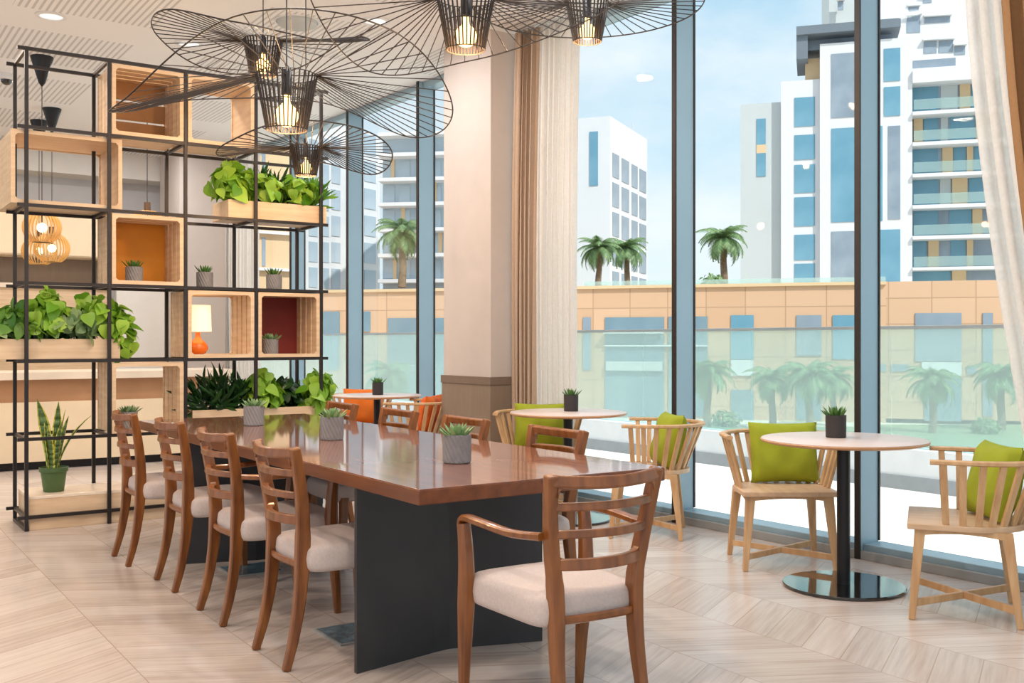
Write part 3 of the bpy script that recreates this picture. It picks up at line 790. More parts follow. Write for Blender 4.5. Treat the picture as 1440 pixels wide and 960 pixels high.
m = MB(); spiky(m, rg, 90, (.69, .12, .14), .16, .02, 1.6); spiky(m, rg, 60, (.70, .16, .2), .14, .02, 1.5); m.build('spiky_plant', 'leaf_mid', t)
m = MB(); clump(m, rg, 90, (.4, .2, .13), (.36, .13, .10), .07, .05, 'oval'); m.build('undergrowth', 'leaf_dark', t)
# left planter
t, w, d = planter(-.30, .60, lev[2]+tw/2, .135, .03, .42, 'long pale planter overflowing with green leaves at the left edge of the picture')
m = MB(); clump(m, rg, 100, (.47, .10, .26), (.17, .17, .19), .10, .095); m.build('heart_leaf_plant', 'leaf_bright', t, smooth=80)
m = MB(); clump(m, rg, 110, (.76, .10, .25), (.18, .17, .19), .10, .095); stems(m, rg, 8, (.74, .12, .2), (.15,.14,.12)); m.build('heart_leaf_plant', 'leaf_bright', t, smooth=80)
m = MB(); clump(m, rg, 60, (.92, .06, .17), (.10, .10, .20), .095, .085, low=-1); m.build('trailing_plant', 'leaf_bright', t, smooth=80)
m = MB(); clump(m, rg, 60, (.60, .04, .20), (.20, .12, .12), .095, .06, 'oval'); m.build('oval_leaf_plant', 'leaf_pale', t, smooth=80)
m = MB(); clump(m, rg, 80, (.24, .10, .23), (.21, .16, .15), .11, .065, 'oval'); stems(m, rg, 10, (.2, .14, .18), (.2,.16,.14)); m.build('oval_leaf_plant', 'leaf_mid', t, smooth=80)
m = MB(); clump(m, rg, 60, (.05, .12, .2), (.18, .15, .15), .12, .065, 'oval'); m.build('oval_leaf_plant', 'leaf_pale', t, smooth=80)
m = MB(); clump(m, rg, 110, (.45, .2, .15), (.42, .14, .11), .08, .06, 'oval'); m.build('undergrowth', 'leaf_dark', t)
m = MB(); clump(m, rg, 20, (.45, .10, .41), (.06, .05, .07), .075, .075); m.build('young_shoot', 'leaf_bright', t)
# lower right planter
t, w, d = planter(1.10, 2.16, lev[1]+tw/2, .135, .03, .42, 'low planter of dark spiky and bright leaves behind the dining table\'s far end')
m = MB()
for (a_, b_, c_) in ((.12, .12, .11), (.22, .08, .15), (.18, .2, .2), (.32, .12, .17), (.30, .22, .22), (.42, .16, .18), (.10, .2, .17)): spiky(m, rg, 55, (a_, b_, c_), .15, .024, 1.7)
m; m.build('spiky_plant', 'leaf_dark', t)
m = MB(); clump(m, rg, 95, (.56, .10, .23), (.15, .15, .17), .105, .095); m.build('heart_leaf_plant', 'leaf_bright', t, smooth=80)
m = MB(); clump(m, rg, 100, (.99, .08, .20), (.17, .17, .19), .115, .08, low=-.5); stems(m, rg, 8, (.98, .12, .16), (.15,.14,.15)); m.build('heart_leaf_plant', 'leaf_bright', t, smooth=80)
m = MB(); clump(m, rg, 110, (.77, .16, .20), (.13, .13, .16), .09, .05, 'oval'); m.build('bushy_plant', 'leaf_dark', t)
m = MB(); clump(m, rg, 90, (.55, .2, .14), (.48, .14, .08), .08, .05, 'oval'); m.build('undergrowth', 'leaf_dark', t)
# snake plant
o = thing('snake_plant', 'tall snake plant with yellow-edged leaves in a green pot on the plinth', 'potted plant', shp(.20, .19, .2255), 0, None)
m = MB(); m.lathe([(0, 0), (.062, 0), (.066, .004), (.083, .135), (.092, .137), (.094, .165), (.088, .167), (.085, .150)], n=40); m.build('pot', 'pot_green', o, smooth=40)
m = MB(); m.lathe([(0, .145), (.085, .145)], n=24); m.build('soil', 'soil', o)
rg2 = random.Random(4)
for k, (az, tilt, L, w) in enumerate([(175, 9, .50, .072), (200, 5, .33, .06), (80, 3, .47, .058), (40, 6, .42, .052), (10, 9, .38, .05), (2, 26, .44, .03), (260, 6, .30, .055), (330, 8, .34, .05)]):
    m = MB(); a = R(az); d = V((math.cos(a), math.sin(a), 0)); base = d*.025+V((0,0,.14)); NN = 9
    sd0 = V((math.cos(a+PI/2+rg2.uniform(-.5,.5)), math.sin(a+PI/2), 0)).normalized()
    if k in (0, 2): sd0 = V((1, 0.2, 0)).normalized()
    rows = []
    for i in range(NN):
        q = i/(NN-1); th = R(tilt)*(.4+.8*q)
        c = base+d*(math.sin(th)*L*q)+V((0,0,math.cos(th)*L*q))
        ww = w*(.55+.9*q-.2*q*q) if q < .55 else w*(1.0)*max(0, 1-((q-.55)/.45)**2)+.0
        ww = max(ww*.5, .0008); sd = (sd0+V((0,0,0))+d*.25*math.sin(3*q)).normalized(); nn = V((-sd.y, sd.x, 0))
        rows.append([c-sd*ww+nn*ww*.3, c-sd*ww*.72+nn*ww*.15, c, c+sd*ww*.72+nn*ww*.15, c+sd*ww+nn*ww*.3])
    for i in range(NN-1):
        for j in range(4):
            m.m = 1 if j in (0, 3) else 0
            m.add([rows[i][j], rows[i][j+1], rows[i+1][j+1], rows[i+1][j]], [(0,1,2,3)])
    m.build('sword_leaf', ['snake_dark', 'snake_edge'], o, smooth=60, solid=.003)

# ------------------------------------------------------------------ wire pendants
def pspl(vals, th):
    n = len(vals); x = (th/(2*PI)*n) % n; i = int(x); t = x-i
    a, b, c, d = vals[(i-1) % n], vals[i], vals[(i+1) % n], vals[(i+2) % n]
    return .5*((2*b)+(c-a)*t+(2*a-5*b+4*c-d)*t*t+(3*b-a-3*c+d)*t*t*t)
def pendant(lab, u, vtop, Y, Rh, zs, nstr=50, power=20, rs=None, knots=(0, PI)):
    top = at(u, vtop, Y); br = Rh*.182; bh = br*1.80
    t = thing('wire_pendant_lamp', lab, 'pendant lamp', (top.x, top.y, top.z), 0, 'black wire pendant lamps')
    sc = Rh/.7; wr = .0024*max(.9, Y/5.2)
    rs = rs or [1]*8
    hoop = []
    for k in range(120):
        th = 2*PI*k/120; r = Rh*pspl(rs, th); hoop.append(V((r*math.cos(th), r*math.sin(th), pspl(zs, th))))
    m = MB(); m.sweep(hoop, (wr*1.5, wr*1.5), n=6, closed=True); m.build('hoop', 'wire', t, smooth=60)
    m = MB()
    for k in range(nstr):
        th = 2*PI*(k+.5)/nstr; r = Rh*pspl(rs, th); p = V((r*math.cos(th), r*math.sin(th), pspl(zs, th)))
        ph = th-.48*math.sin(2*th)
        q = V((br*math.cos(ph), br*math.sin(ph), -.004+.004*math.cos(k)))
        m.sweep([p, q], (wr*.8, wr*.8), n=4)
    m.build('string_fan', 'wire', t)
    # basket
    rb = br*.66; m = MB(); N = 34
    for k in range(N):
        a = 2*PI*k/N; m.sweep([(br*math.cos(a), br*math.sin(a), 0), (rb*math.cos(a), rb*math.sin(a), -bh)], (wr*1.25, wr*1.25), n=4)
    for z, r in ((0, br), (-bh*.5, br*.83), (-bh, rb)):
        m.sweep([(r*math.cos(2*PI*j/40), r*math.sin(2*PI*j/40), z) for j in range(40)], (wr*1.1, wr*1.1), n=5, closed=True)
    for a in (0, PI/2, PI, 1.5*PI): m.sweep([(br*math.cos(a), br*math.sin(a), -.002), (0, 0, .0)], (wr, wr), n=4)
    m.build('basket', 'wire', t)
    m = MB(); s = br/.12; m.lathe([(0, .03), (.012*s, .03), (.022*s, .015), (.022*s, -.075*s), (.017*s, -.08*s), (0, -.08*s)], n=16); so_ = m.build('socket', 'black_metal', t, smooth=40)
    zc = -bh*.74; rr = .046*s; b0 = -.08*s
    m = MB(); m.lathe([(.012*s, b0+.002), (.014*s, zc+rr*1.15)]+[(rr*math.sin(a), zc+rr*math.cos(a)) for a in [PI*.13+PI*.87*i/12 for i in range(13)]], n=24); m.build('bulb', 'bulb', so_, smooth=70)
    m = MB(); m.tube((0, 0, .03), (0, 0, CEIL-top.z-.02), .0035, n=6); m.build('cord', 'wire_warm', t)
    m = MB(); m.lathe([(0, 0), (.06, 0), (.06, -.022), (0, -.022)], n=24, c=(0, 0, CEIL-top.z)); m.build('ceiling_rose', 'black_metal', t)
    l = bpy.data.lights.new('bulb_light', 'POINT'); l.energy = power; l.color = (1, .60, .28); l.shadow_soft_size = .03
    lo = bpy.data.objects.new('bulb_light', l); COL.objects.link(lo); lo.parent = t; lo.location = (0, 0, zc-rr-.04)
    return t
pendant('black wire pendant with the largest complete basket, centre of the cluster', 403, 106, 5.0, .81,
        [-.15, -.19, .06, .02, -.18, -.25, .04, .05], 54)
pendant('black wire pendant directly above and behind the largest complete one', 370, 57, 6.5, .67, [0, .15, -.02, -.06, .03, .04, -.09, -.14], 56)
pendant('smallest and lowest black wire pendant, in front of the high planter', 430, 207, 6.9, .58, [-.03, -.115, 0, .05, -.06, -.046, .05, .045], 56)
pendant('black wire pendant whose large basket hangs before the column, top cut by the picture', 655, -3, 4.3, .665, [.03, .02, -.08, -.185, .03, .06, .05, .05], 60)
pendant('rightmost black wire pendant, hanging in front of the tan curtain top', 826, 5, 6.1, .69, [0, 0, 0, 0, 0, .02, .02, .02], 52)

# slatted globe pendants behind the shelf
def globe(lab, u, v, Y, r):
    c = at(u, v, Y)
    t = thing('slatted_globe_lamp', lab, 'pendant lamp', c, 0, 'wooden globe pendants behind the shelf unit')
    m = MB()
    N = 30
    for k in range(N):
        a = 2*PI*k/N; pts = []
        for i in range(9):
            p = -1.05+2.1*i/8; rr = r*math.cos(p*.98)*(1.0); pts.append(V((rr*math.cos(a), rr*math.sin(a), r*.92*math.sin(p))))
        m.sweep(pts, (.0022, .008), up=(math.cos(a), math.sin(a), 0.01), n=4)
    m.build('slats', 'slat_wood', t)
    m = MB()
    for z in (-1, 1): m.lathe([(r*.50, z*r*.79), (r*.54, z*r*.79), (r*.54, z*r*.84), (r*.50, z*r*.84), (r*.50, z*r*.79)], n=30)
    m.build('end_ring', 'slat_wood', t)
    m = MB(); q = .042; m.lathe([(0.0001, q)]+[(q*math.sin(a), q*math.cos(a)) for a in [PI*i/10 for i in range(1, 10)]]+[(0.0001, -q)], n=16); m.build('bulb', 'bulb_soft', t, smooth=70)
    m = MB(); m.lathe([(0, r*.80), (.030, r*.80), (.030, r*.80+.09), (0, r*.80+.09)], n=16); m.tube((0, 0, .03), (0, 0, r*.8), .006); m.build('socket', 'socket', t, smooth=40)
    m = MB(); m.tube((0, 0, r*.8+.09), (0, 0, CEIL-c.z-.02), .004, n=6); m.build('cord', 'wire_warm', t)
    m = MB(); H = CEIL-c.z; m.lathe([(0, H), (.095, H), (.095, H-.01), (.028, H-.23), (.006, H-.26), (0, H-.26)], n=24); m.build('ceiling_cone', 'black_metal', t, smooth=40)
    return t
globe('wooden slatted globe lamp seen through the left bay, upper one of the lit trio', 59, 320, 9.0, .155)
globe('wooden slatted globe lamp of the trio, the right-hand lower one', 73, 349, 11.0, .175)
globe('wooden slatted globe lamp of the trio, the left-hand lower one', 55, 353, 11.6, .18)
globe('globe pendant hidden behind the ochre crate, only cord and wooden socket showing', 207, 316, 9.6, .15)

# ------------------------------------------------------------------ ceiling fittings
def downlight(p, lab, power, col, size=.22):
    t = thing('downlight', lab, 'ceiling light', (p.x, p.y, CEIL), 0, 'recessed ceiling lights')
    m = MB(); m.lathe([(.085, 0), (.115, 0), (.115, -.008), (.085, -.012), (.085, 0)], n=32); m.build('trim_ring', 'white_plastic', t, smooth=40)
    m = MB(); m.lathe([(0, -.004), (.085, -.004)], n=24); m.build('diffuser', 'downlight', t)
    l = bpy.data.lights.new('downlight_lamp', 'AREA'); l.shape = 'DISK'; l.size = size; l.energy = power; l.color = col
    lo = bpy.data.objects.new('downlight_lamp', l); COL.objects.link(lo); lo.parent = t; lo.location = (0, 0, -.02)
warm = (1, .83, .68); neutral = (.97, .98, 1)
def cp(u, v): 
    Y = 1440*(CEIL-CAMH)/(480-v); return V(((u-720)/1440*Y, Y, CEIL))
POW = 26
DLS = [(cp(72, 22), 'recessed round ceiling light above the left bays of the shelf unit', warm), (cp(528, 29), 'recessed round ceiling light seen through the hoops between the pendants', neutral),
       (rp(-2.2, 1.0), None, warm), (rp(-2.2, 3.2), None, warm), (rp(.3, 1.5), None, neutral), (rp(1.6, .2), None, neutral), (rp(-.4, -1.4), None, warm),  # unlabelled positions are added lights that brighten the room
       (rp(-3.8, 2.4), None, warm), (rp(1.7, 1.6), None, neutral), (rp(-1.4, 6.6), None, warm), (rp(.8, 7.6), None, warm), (rp(1.6, 9.6), None, neutral), (rp(-2.5, -2.0), None, warm), (rp(-.8, 9.6), None, warm), (rp(.9, 5.6), None, neutral)]
for i, (p, lab, c) in enumerate(DLS):
    downlight(p, lab or 'added round ceiling light that brightens the room', POW*(1.2 if c is warm else .85), c)
for (u, v, lab) in ((9, 104, 'white ceiling dome camera at the far left above the shelf unit'), (263, 222, 'small white dome camera under the bulkhead behind the shelf unit')):
    p = cp(u, v) if v < 150 else at(u, v, 12.6)
    t = thing('dome_camera', lab, 'camera', (p.x, p.y, min(p.z, CEIL)), 0, 'dome cameras')
    if v > 150: t.location = rp(1.6, 11.4, 3.42) 
    k = 1.0
    m = MB(); m.lathe([(0, 0), (.075*k, 0), (.075*k, -.04), (.055*k, -.055), (0, -.055)], n=24); m.build('housing', 'white_plastic', t, smooth=40)
    m = MB(); m.lathe([(.05*k, -.055), (.045*k, -.08), (.025*k, -.1), (0, -.105)], n=20); m.build('dome', 'gloss_black', t, smooth=60)
t = thing('ceiling_speaker', 'round grey ceiling speaker behind the pendant cords', 'speaker', cp(418, 30), 0)
m = MB(); m.lathe([(0, 0), (.16, 0), (.15, -.03), (.10, -.05), (.0, -.055)], n=32); m.build('cover', 'bgrey', t, smooth=40)
m = MB(); m.lathe([(.162, 0), (.18, 0), (.18, -.008), (.162, -.008), (.162, 0)], n=32); m.build('rim', 'white_plastic', t)

# ------------------------------------------------------------------ service area behind the shelf
def rthing(name, lab, cat, f, t, z=0): return thing(name, lab, cat, rp(f, t, z), TABLE_ANG)
o = rthing('service_counter', 'long pale wooden service counter standing behind the shelf unit', 'counter', 0, 7.8)
bx('counter_top', 'counter_top', o, (-4.5, -.06, .88), (2.0, .75, .955), bevel=.004)
bx('upper_front', 'counter_recess', o, (-4.4, .06, .66), (1.85, .70, .88))
bx('body', 'counter_body', o, (-4.4, .02, .08), (1.8, .70, .66), bevel=.002)
bx('kick_board', 'black_metal', o, (-4.4, .07, 0), (1.75, .68, .08))
bx('end_panel', 'pale_wood', o, (1.85, -.03, 0), (1.97, .72, .88), bevel=.002)
o = rthing('wall_cabinet', 'pale built-in wall cabinet with dark niche behind the globe lamps', 'cabinet', -1.0, 11.0)
bx('upper_body', 'counter_body', o, (-1.0, 0, 2.33), (2.45, .55, 3.0), bevel=.002)
for k in range(4):
    d_ = bx('cabinet_door', 'counter_body', o, (-.98+k*.86, -.022, 2.345), (-.98+k*.86+.845, -.001, 2.985), bevel=.003)
    bx('handle', 'sill', d_, (-.98+k*.86+.05, -.035, 2.355), (-.98+k*.86+.09, -.022, 2.365))
bx('niche_back', 'taupe', o, (-1.0, .40, 1.98), (2.45, .55, 2.33))
bx('worktop', 'counter_top', o, (-1.02, -.03, 1.92), (2.47, .55, 1.98), bevel=.003)
bx('lower_body', 'pale_wood', o, (-1.0, .0, 0), (2.45, .55, 1.92), bevel=.002)
bx('side_pilaster', 'white_paint', o, (-1.14, -.05, 0), (-1.02, .55, 3.0), bevel=.002)
o = rthing('display_panel', 'plain white panel standing beside the wall cabinet, behind the counter', 'panel', 1.52, 10.8)
bx('board', 'white_paint', o, (0, 0, .0), (.95, .05, 1.95), bevel=.003)
bx('frame', 'sill', o, (-.02, .05, .0), (.97, .08, 1.97), bevel=.003)
o = rthing('door_1', None, None, -2.95, 11.5);
struct(o); bx('door_leaf', 'door_grey', o, (0, 0, 0), (1.0, .06, 2.2)); bx('door_frame', 'white_paint', o, (1.0, -.04, 0), (1.08, .08, 2.9)); bx('transom', 'white_paint', o, (0, -.04, 2.2), (1.0, .08, 2.3))
bx('fanlight', 'bgrey', o, (0, .0, 2.3), (1.0, .05, 2.9))
# coffee station items on the counter
# ------------------------------------------------------------------ curtains
def curtain(name, mat, lab, s_top, s_bot, n0, folds, amp, z0, z1, bow=0, seed=1, th=.004):
    rgc = random.Random(seed); NX, NZ = folds*14, 26
    ph = [rgc.uniform(-.6, .6) for _ in range(folds+2)]; am = [rgc.uniform(.6, 1.3) for _ in range(folds+2)]
    m = MB(); vs = []; fs = []
    for j in range(NZ+1):
        q = j/NZ; z = z1+(z0-z1)*q
        e = q**1.6
        a = s_top[0]+(s_bot[0]-s_top[0])*e+bow*math.sin(PI*q); b = s_top[1]+(s_bot[1]-s_top[1])*e
        for i in range(NX+1):
            x = i/NX; k = x*folds; ki = int(min(k, folds-1)); fr = k-ki
            A = amp*(am[ki]*(1-fr)+am[ki+1]*fr); P_ = ph[ki]*(1-fr)+ph[ki+1]*fr
            nn = n0-A*math.sin(2*PI*k+P_+.35*math.sin(3*q+ki))-.02*math.sin(4*q)
            p = wp(a+(b-a)*x+A*.35*math.cos(4*PI*k), nn, z); vs.append(p)
    for j in range(NZ):
        for i in range(NX):
            a = j*(NX+1)+i; fs.append((a, a+1, a+NX+2, a+NX+1))
    m.add(vs, fs); o = m.build(name, mat, smooth=80, solid=th); tag(o, lab, 'curtain', 'full-height curtains'); return o
curtain('drape', 'drape', 'heavy tan drape hanging right of the column, nearest the column', (1.80, 1.55), (1.86, 1.62), -.16, 5, .045, .02, CEIL-.02, seed=2)
curtain('sheer_curtain', 'sheer', 'pale sheer curtain hanging beside the tan drape right of the column', (1.54, 1.10), (1.60, 1.15), -.13, 7, .035, .02, CEIL-.02, seed=3)
curtain('sheer_curtain', 'sheer', 'pale sheer curtain sweeping down the right edge of the picture', (-1.98, -2.30), (-2.45, -2.85), -.12, 5, .035, .02, CEIL-.02, seed=6)
curtain('drape', 'drape_brown', 'brown drape at the right picture edge beside the sweeping sheer', (-2.20, -2.9), (-2.62, -3.0), -.20, 7, .05, .02, CEIL-.02, seed=7)
curtain('sheer_curtain', 'sheer', 'narrow sheer curtain on the far side of the column', (2.95, 2.78), (2.97, 2.80), -.10, 3, .03, .02, CEIL-.02, seed=9)
curtain('sheer_curtain', 'sheer', 'pale curtain in the far corner seen through the shelf unit', (8.25, 7.3), (8.3, 7.3), -.12, 9, .05, .02, CEIL-.02, seed=12)
curtain('drape', 'drape', 'tan drape in the far corner seen through the shelf unit', (8.9, 8.3), (8.9, 8.3), -.16, 7, .05, .02, CEIL-.02, seed=13)

# ------------------------------------------------------------------ outside: terrace
def wbox(name, mat, s0, s1, n0, n1, z0, z1, **k):
    m = MB(); m.b2((min(s0, s1), -max(n0, n1), z0), (max(s0, s1), -min(n0, n1), z1)); return m.build(name, mat, loc=(P0.x, P0.y, 0), rz=WALL_ANG, **k)
struct(wbox('terrace_floor', 'terrace', -12, 16, .175, 2.95, -.3, .0))
struct(wbox('terrace_upstand', 'parapet', -12, 16, 2.70, 2.95, .12, .34))
struct(wbox('terrace_upstand_base', 'parapet_base', -12, 16, 2.68, 2.95, .0, .12))
bal = thing('glass_balustrade', 'frameless glass balustrade along the terrace edge with slim metal top rail', 'balustrade', (P0.x, P0.y, 0), WALL_ANG)
bx('top_rail', 'sill', bal, (-12, -2.85, 1.355), (16, -2.80, 1.385), bevel=.004)
for k in range(18):
    bx('glass_panel', 'rail_glass', bal, (-12+k*1.55, -2.832, .34), (-12+k*1.55+1.54, -2.818, 1.355))
# ground of the plaza
GZ = -3.0
m = MB(); m.b2((-160, 7.5, GZ-.3), (220, 260, GZ)); struct(m.build('plaza_ground', 'plaza'))
def gx(u, v): # point on plaza ground
    Y = 1440*(CAMH-GZ)/(v-480); return V(((u-720)/1440*Y, Y, GZ))
m = MB()
for (u0, u1, v0, v1) in ((960, 1230, 603, 622), (1225, 1440, 600, 640), (450, 640, 600, 625)):
    a, b, c, d = gx(u0, v1), gx(u1, v1), gx(u1, v0), gx(u0, v0); m.prism([(p.x, p.y) for p in (a, b, c, d)], GZ, GZ+.12)
tag(m.build('lawn_bed', 'lawn'), None, None, None, 'structure')

# ------------------------------------------------------------------ podium and towers
def facade_obj(name, lab, cat='building'): return thing(name, lab, cat, (0, 0, 0))
def fbox(root, name, mat, u0, u1, v0, v1, YA, YB, uA, uB, dep, proud=0.0):
    """box whose front face lies on the facade plane Y(u) from (uA,YA) to (uB,YB); spans pixels there"""
    a = at(uA, 480, YA); b = at(uB, 480, YB); d = (b-a); d.z = 0; L = d.length; d.normalize(); n = V((d.y, -d.x, 0))
    def hit(u):
        k = (u-720)/1440; s = (a.x-k*a.y)/(k*d.y-d.x); return s
    s0, s1 = hit(u0), hit(u1); pm = a+d*((s0+s1)/2); Ym = pm.y
    z1 = CAMH+(480-v0)/1440*Ym; z0 = CAMH+(480-v1)/1440*Ym
    m = MB(); c = a+d*((s0+s1)/2)-n*(dep/2-proud); 
    m.box((0, 0, 0), (abs(s1-s0), dep, z1-z0))
    o = m.build(name, mat, root, loc=(c.x, c.y, (z0+z1)/2), rz=math.atan2(d.y, d.x)); return o
# podium
pod = facade_obj('podium_building', 'sandstone-clad podium building with dark shopfronts across the plaza')
PY = (58, 52, 820, 1400)
def pf(name, mat, u0, u1, v0, v1, dep, proud=0): return fbox(pod, name, mat, u0, u1, v0, v1, PY[0], PY[1], PY[2], PY[3], dep, proud)
pf('wall', 'sandstone', 150, 1246, 408, 592, 6)
pf('wall', 'sandstone', 1246, 1640, 393, 592, 14)
pf('parapet_cap', 'bcream', 150, 1246, 405, 409, 6, .15)
pf('roof_balustrade', 'rail_glass', 820, 1246, 392, 405, .1, -.3)
for (u0, u1, v0, v1, g) in ((851, 934, 446, 585, 'bglass3'), (940, 995, 445, 585, 'bglass3'), (1028, 1060, 443, 505, 'bglass'), (1120, 1155, 443, 500, 'bglass2'), (1171, 1212, 443, 505, 'bglass'),
        (1287, 1352, 440, 508, 'bglass2'), (1226, 1246, 512, 522, 'bglass2'), (1253, 1278, 512, 522, 'bglass2'), (1340, 1353, 514, 526, 'bglass2'), (1360, 1373, 514, 526, 'bglass2'),
        (820, 831, 446, 520, 'bglass2'), (1382, 1396, 440, 585, 'bglass2'), (1028, 1060, 548, 590, 'bglass3'), (1120, 1155, 540, 590, 'bglass3'), (1300, 1352, 530, 592, 'bglass3'),
        (455, 478, 438, 520, 'bglass3'), (500, 521, 438, 466, 'bglass3'), (546, 600, 447, 560, 'bglass3'), (606, 640, 447, 560, 'bglass3')):
    o = pf('window', g, u0, u1, v0, v1, .3, .06)
pf('shop_fascia', 'bgrey', 853, 932, 508, 521, .3, .25); pf('canopy', 'bwhite', 851, 934, 466, 469, .5, .5); pf('canopy', 'bwhite', 851, 995, 485, 487, .3, .2)
for (u0, u1) in ((1028, 1060), (1296, 1352)): pf('shop_panel', 'bwhite', u0, u1, 506 if u0 < 1100 else 509, 528, .3, .1)
# white building left
def poly_tower(root, pts, z0, z1, mat):
    m = MB(); m.prism(pts, z0, z1); return m.build('wall', mat, root)
t1 = facade_obj('apartment_block', 'white apartment block with a grid of grey windows, right of the tan curtain')
H1 = CAMH+(480-163)/1440*90
A = at(770, 480, 92); B = at(858, 480, 90); C = at(910, 480, 100.5); D = at(820, 480, 104)
poly_tower(t1, [(A.x, A.y), (B.x, B.y), (C.x, C.y), (D.x, D.y)], GZ, H1, 'bwhite')
fbox(t1, 'window', 'bglass', 829, 841, 185, 261, 92, 90, 770, 858, .3, .06)
for r in range(6):
    for c in range(4):
        u0 = (861, 874, 888, 899)[c]; u1 = (870, 884, 896, 908)[c]
        # rows converge to the horizon towards the right: heights given in metres at the facade
        s = (u0-858)/52
        Yc = 90/(1-.1045*((u0+u1)/2-858)/52); zt = 16.7-r*2.62-.05*c
        v0 = 480-(zt)/Yc*1440; v1 = 480-(zt-2.1)/Yc*1440
        if v1 > 410: v1 = 410
        fbox(t1, 'window', 'bglass2', u0, u1, v0, v1, 90, 100.5, 858, 910, .3, .06)
fbox(t1, 'mast', 'bgrey', 903.6, 904.4, 172, 195, 90, 100.5, 858, 910, .12, -1)
# main white hotel
t2 = facade_obj('hotel_building', 'stepped white building with tall blue windows in the right half of the view')
def hf(name, mat, u0, u1, v0, v1, dep=.3, proud=.06, YA=92, YB=86, root=None): return fbox(root or t2, name, mat, u0, u1, v0, v1, YA, YB, 1038, 1400, dep, proud)
hf('wall', 'bgrey', 1040, 1098, 141, 425, 10, -1.2); hf('wall', 'bwhite', 1098, 1153, 111, 425, 10, -.5); hf('wall', 'bwhite', 1153, 1283, 57, 425, 12, 0.0)
hf('window', 'bglass', 1063, 1076, 163, 200, .3, -1.14); hf('window', 'bglass', 1063, 1076, 212, 245, .3, -1.14); hf('spandrel', 'bcream', 1063, 1076, 200, 212, .3, -1.14)
for (a, b) in ((135, 176), (188, 223), (230, 270), (276, 317), (329, 365), (370, 396)): hf('window', 'bglass', 1117, 1146, a, b, .3, -.44)
for (u0, u1, v0, v1, g) in ((1169, 1202, 75, 165, 'bglass2'), (1204, 1236, 72, 164, 'bglass2'), (1243, 1266, 68, 114, 'bglass'), (1243, 1266, 122, 163, 'bglass'), (1169, 1204, 180, 312, 'bglass'), (1206, 1241, 178, 311, 'bglass'),
        (1249, 1266, 177, 308, 'bglass2'), (1169, 1216, 325, 400, 'bglass2'), (1218, 1266, 323, 400, 'bglass')): hf('window', g, u0, u1, v0, v1)
hf('roof_pavilion', 'bglass2', 1134, 1256, 44, 60, 8, -1.5); hf('roof_slab', 'bdark', 1120, 1266, 34, 46, 12, .6); hf('roof_fin', 'bdark', 1120, 1136, 44, 84, 6, .3); hf('stair_block', 'bcream', 1132, 1156, 76, 113, 6, -1.5)
# balcony wing
t3 = facade_obj('balcony_wing', 'white slabbed wing with cream panels and blue glazing beside the right curtain')
def bf(name, mat, u0, u1, v0, v1, dep=.3, proud=.06): return hf(name, mat, u0, u1, v0, v1, dep, proud, root=t3)
bf('wall', 'bglass2', 1283, 1520, 100, 425, 10, -1.6)
for a, b in ((92, 110), (151, 156), (195, 200), (240, 245), (285, 290), (329, 334), (374, 378)): bf('floor_slab', 'bwhite', 1283, 1520, a, b, 3.5, .3)
rows = [(112, 151), (157, 195), (201, 240), (246, 285), (291, 329), (335, 374), (379, 410)]
cells = [[('bglass', 1285, 1322), ('bgrey', 1326, 1350), ('bcream', 1353, 1368), ('bglass', 1370, 1400)], [('bcream', 1287, 1300), ('bglass', 1302, 1322), ('bgrey', 1326, 1336), ('bglass', 1339, 1375), ('bcream', 1376, 1394)],
         [('bglass', 1285, 1322), ('bcream', 1328, 1343), ('bglass', 1344, 1362), ('bcream', 1363, 1372), ('bglass', 1373, 1400)], [('bglass', 1285, 1322), ('bgrey', 1325, 1340), ('bcream', 1342, 1364), ('bglass', 1366, 1400)],
         [('bglass', 1287, 1322), ('bglass', 1338, 1370), ('bcream', 1371, 1385)], [('bglass', 1285, 1305), ('bcream', 1308, 1323), ('bglass', 1340, 1362), ('bcream', 1363, 1372)], [('bglass', 1285, 1340), ('bcream', 1342, 1362)]]
for (a, b), cs in zip(rows, cells):
    for g, u0, u1 in cs: bf('wall_panel' if g == 'bcream' else 'window', g, u0, u1, a, b, .3, -1.54 if g != 'bcream' else -1.4)
for (a, b) in rows: bf('balcony_glass', 'rail_glass', 1285, 1400, b-14, b, .06, .1)
bf('roof_rail', 'bglass2', 1284, 1345, 81, 92, .1, -.5)
# tall tower behind
t4 = facade_obj('tall_tower', 'tall white tower with small windows rising behind the stepped building')
def tf(name, mat, u0, u1, v0, v1, dep=.3, proud=.08): return fbox(t4, name, mat, u0, u1, v0, v1, 130, 126, 1165, 1400, dep, proud)
tf('wall', 'bwhite', 1222, 1420, -160, 420, 14, 0); tf('wall', 'bgrey', 1167, 1222, -60, 420, 10, -1)
for (u0, u1, v0, v1) in ((1277, 1292, 10, 18), (1275, 1294, 22, 46), (1299, 1317, 58, 75), (1320, 1340, 57, 74), (1342, 1357, 65, 77), (1298, 1310, -8, 4), (1370, 1380, 14, 24), (1370, 1376, 28, 34), (1370, 1376, 40, 46), (1370, 1376, 52, 58), (1300, 1336, 24, 32), (1178, 1186, 2, 14), (1228, 1236, 5, 25)):
    tf('window', 'bglass2', u0, u1, v0, v1)
    tf('window_hood', 'bwhite', u0-2, u1+2, v0-3, v0-.5, .8, .6)
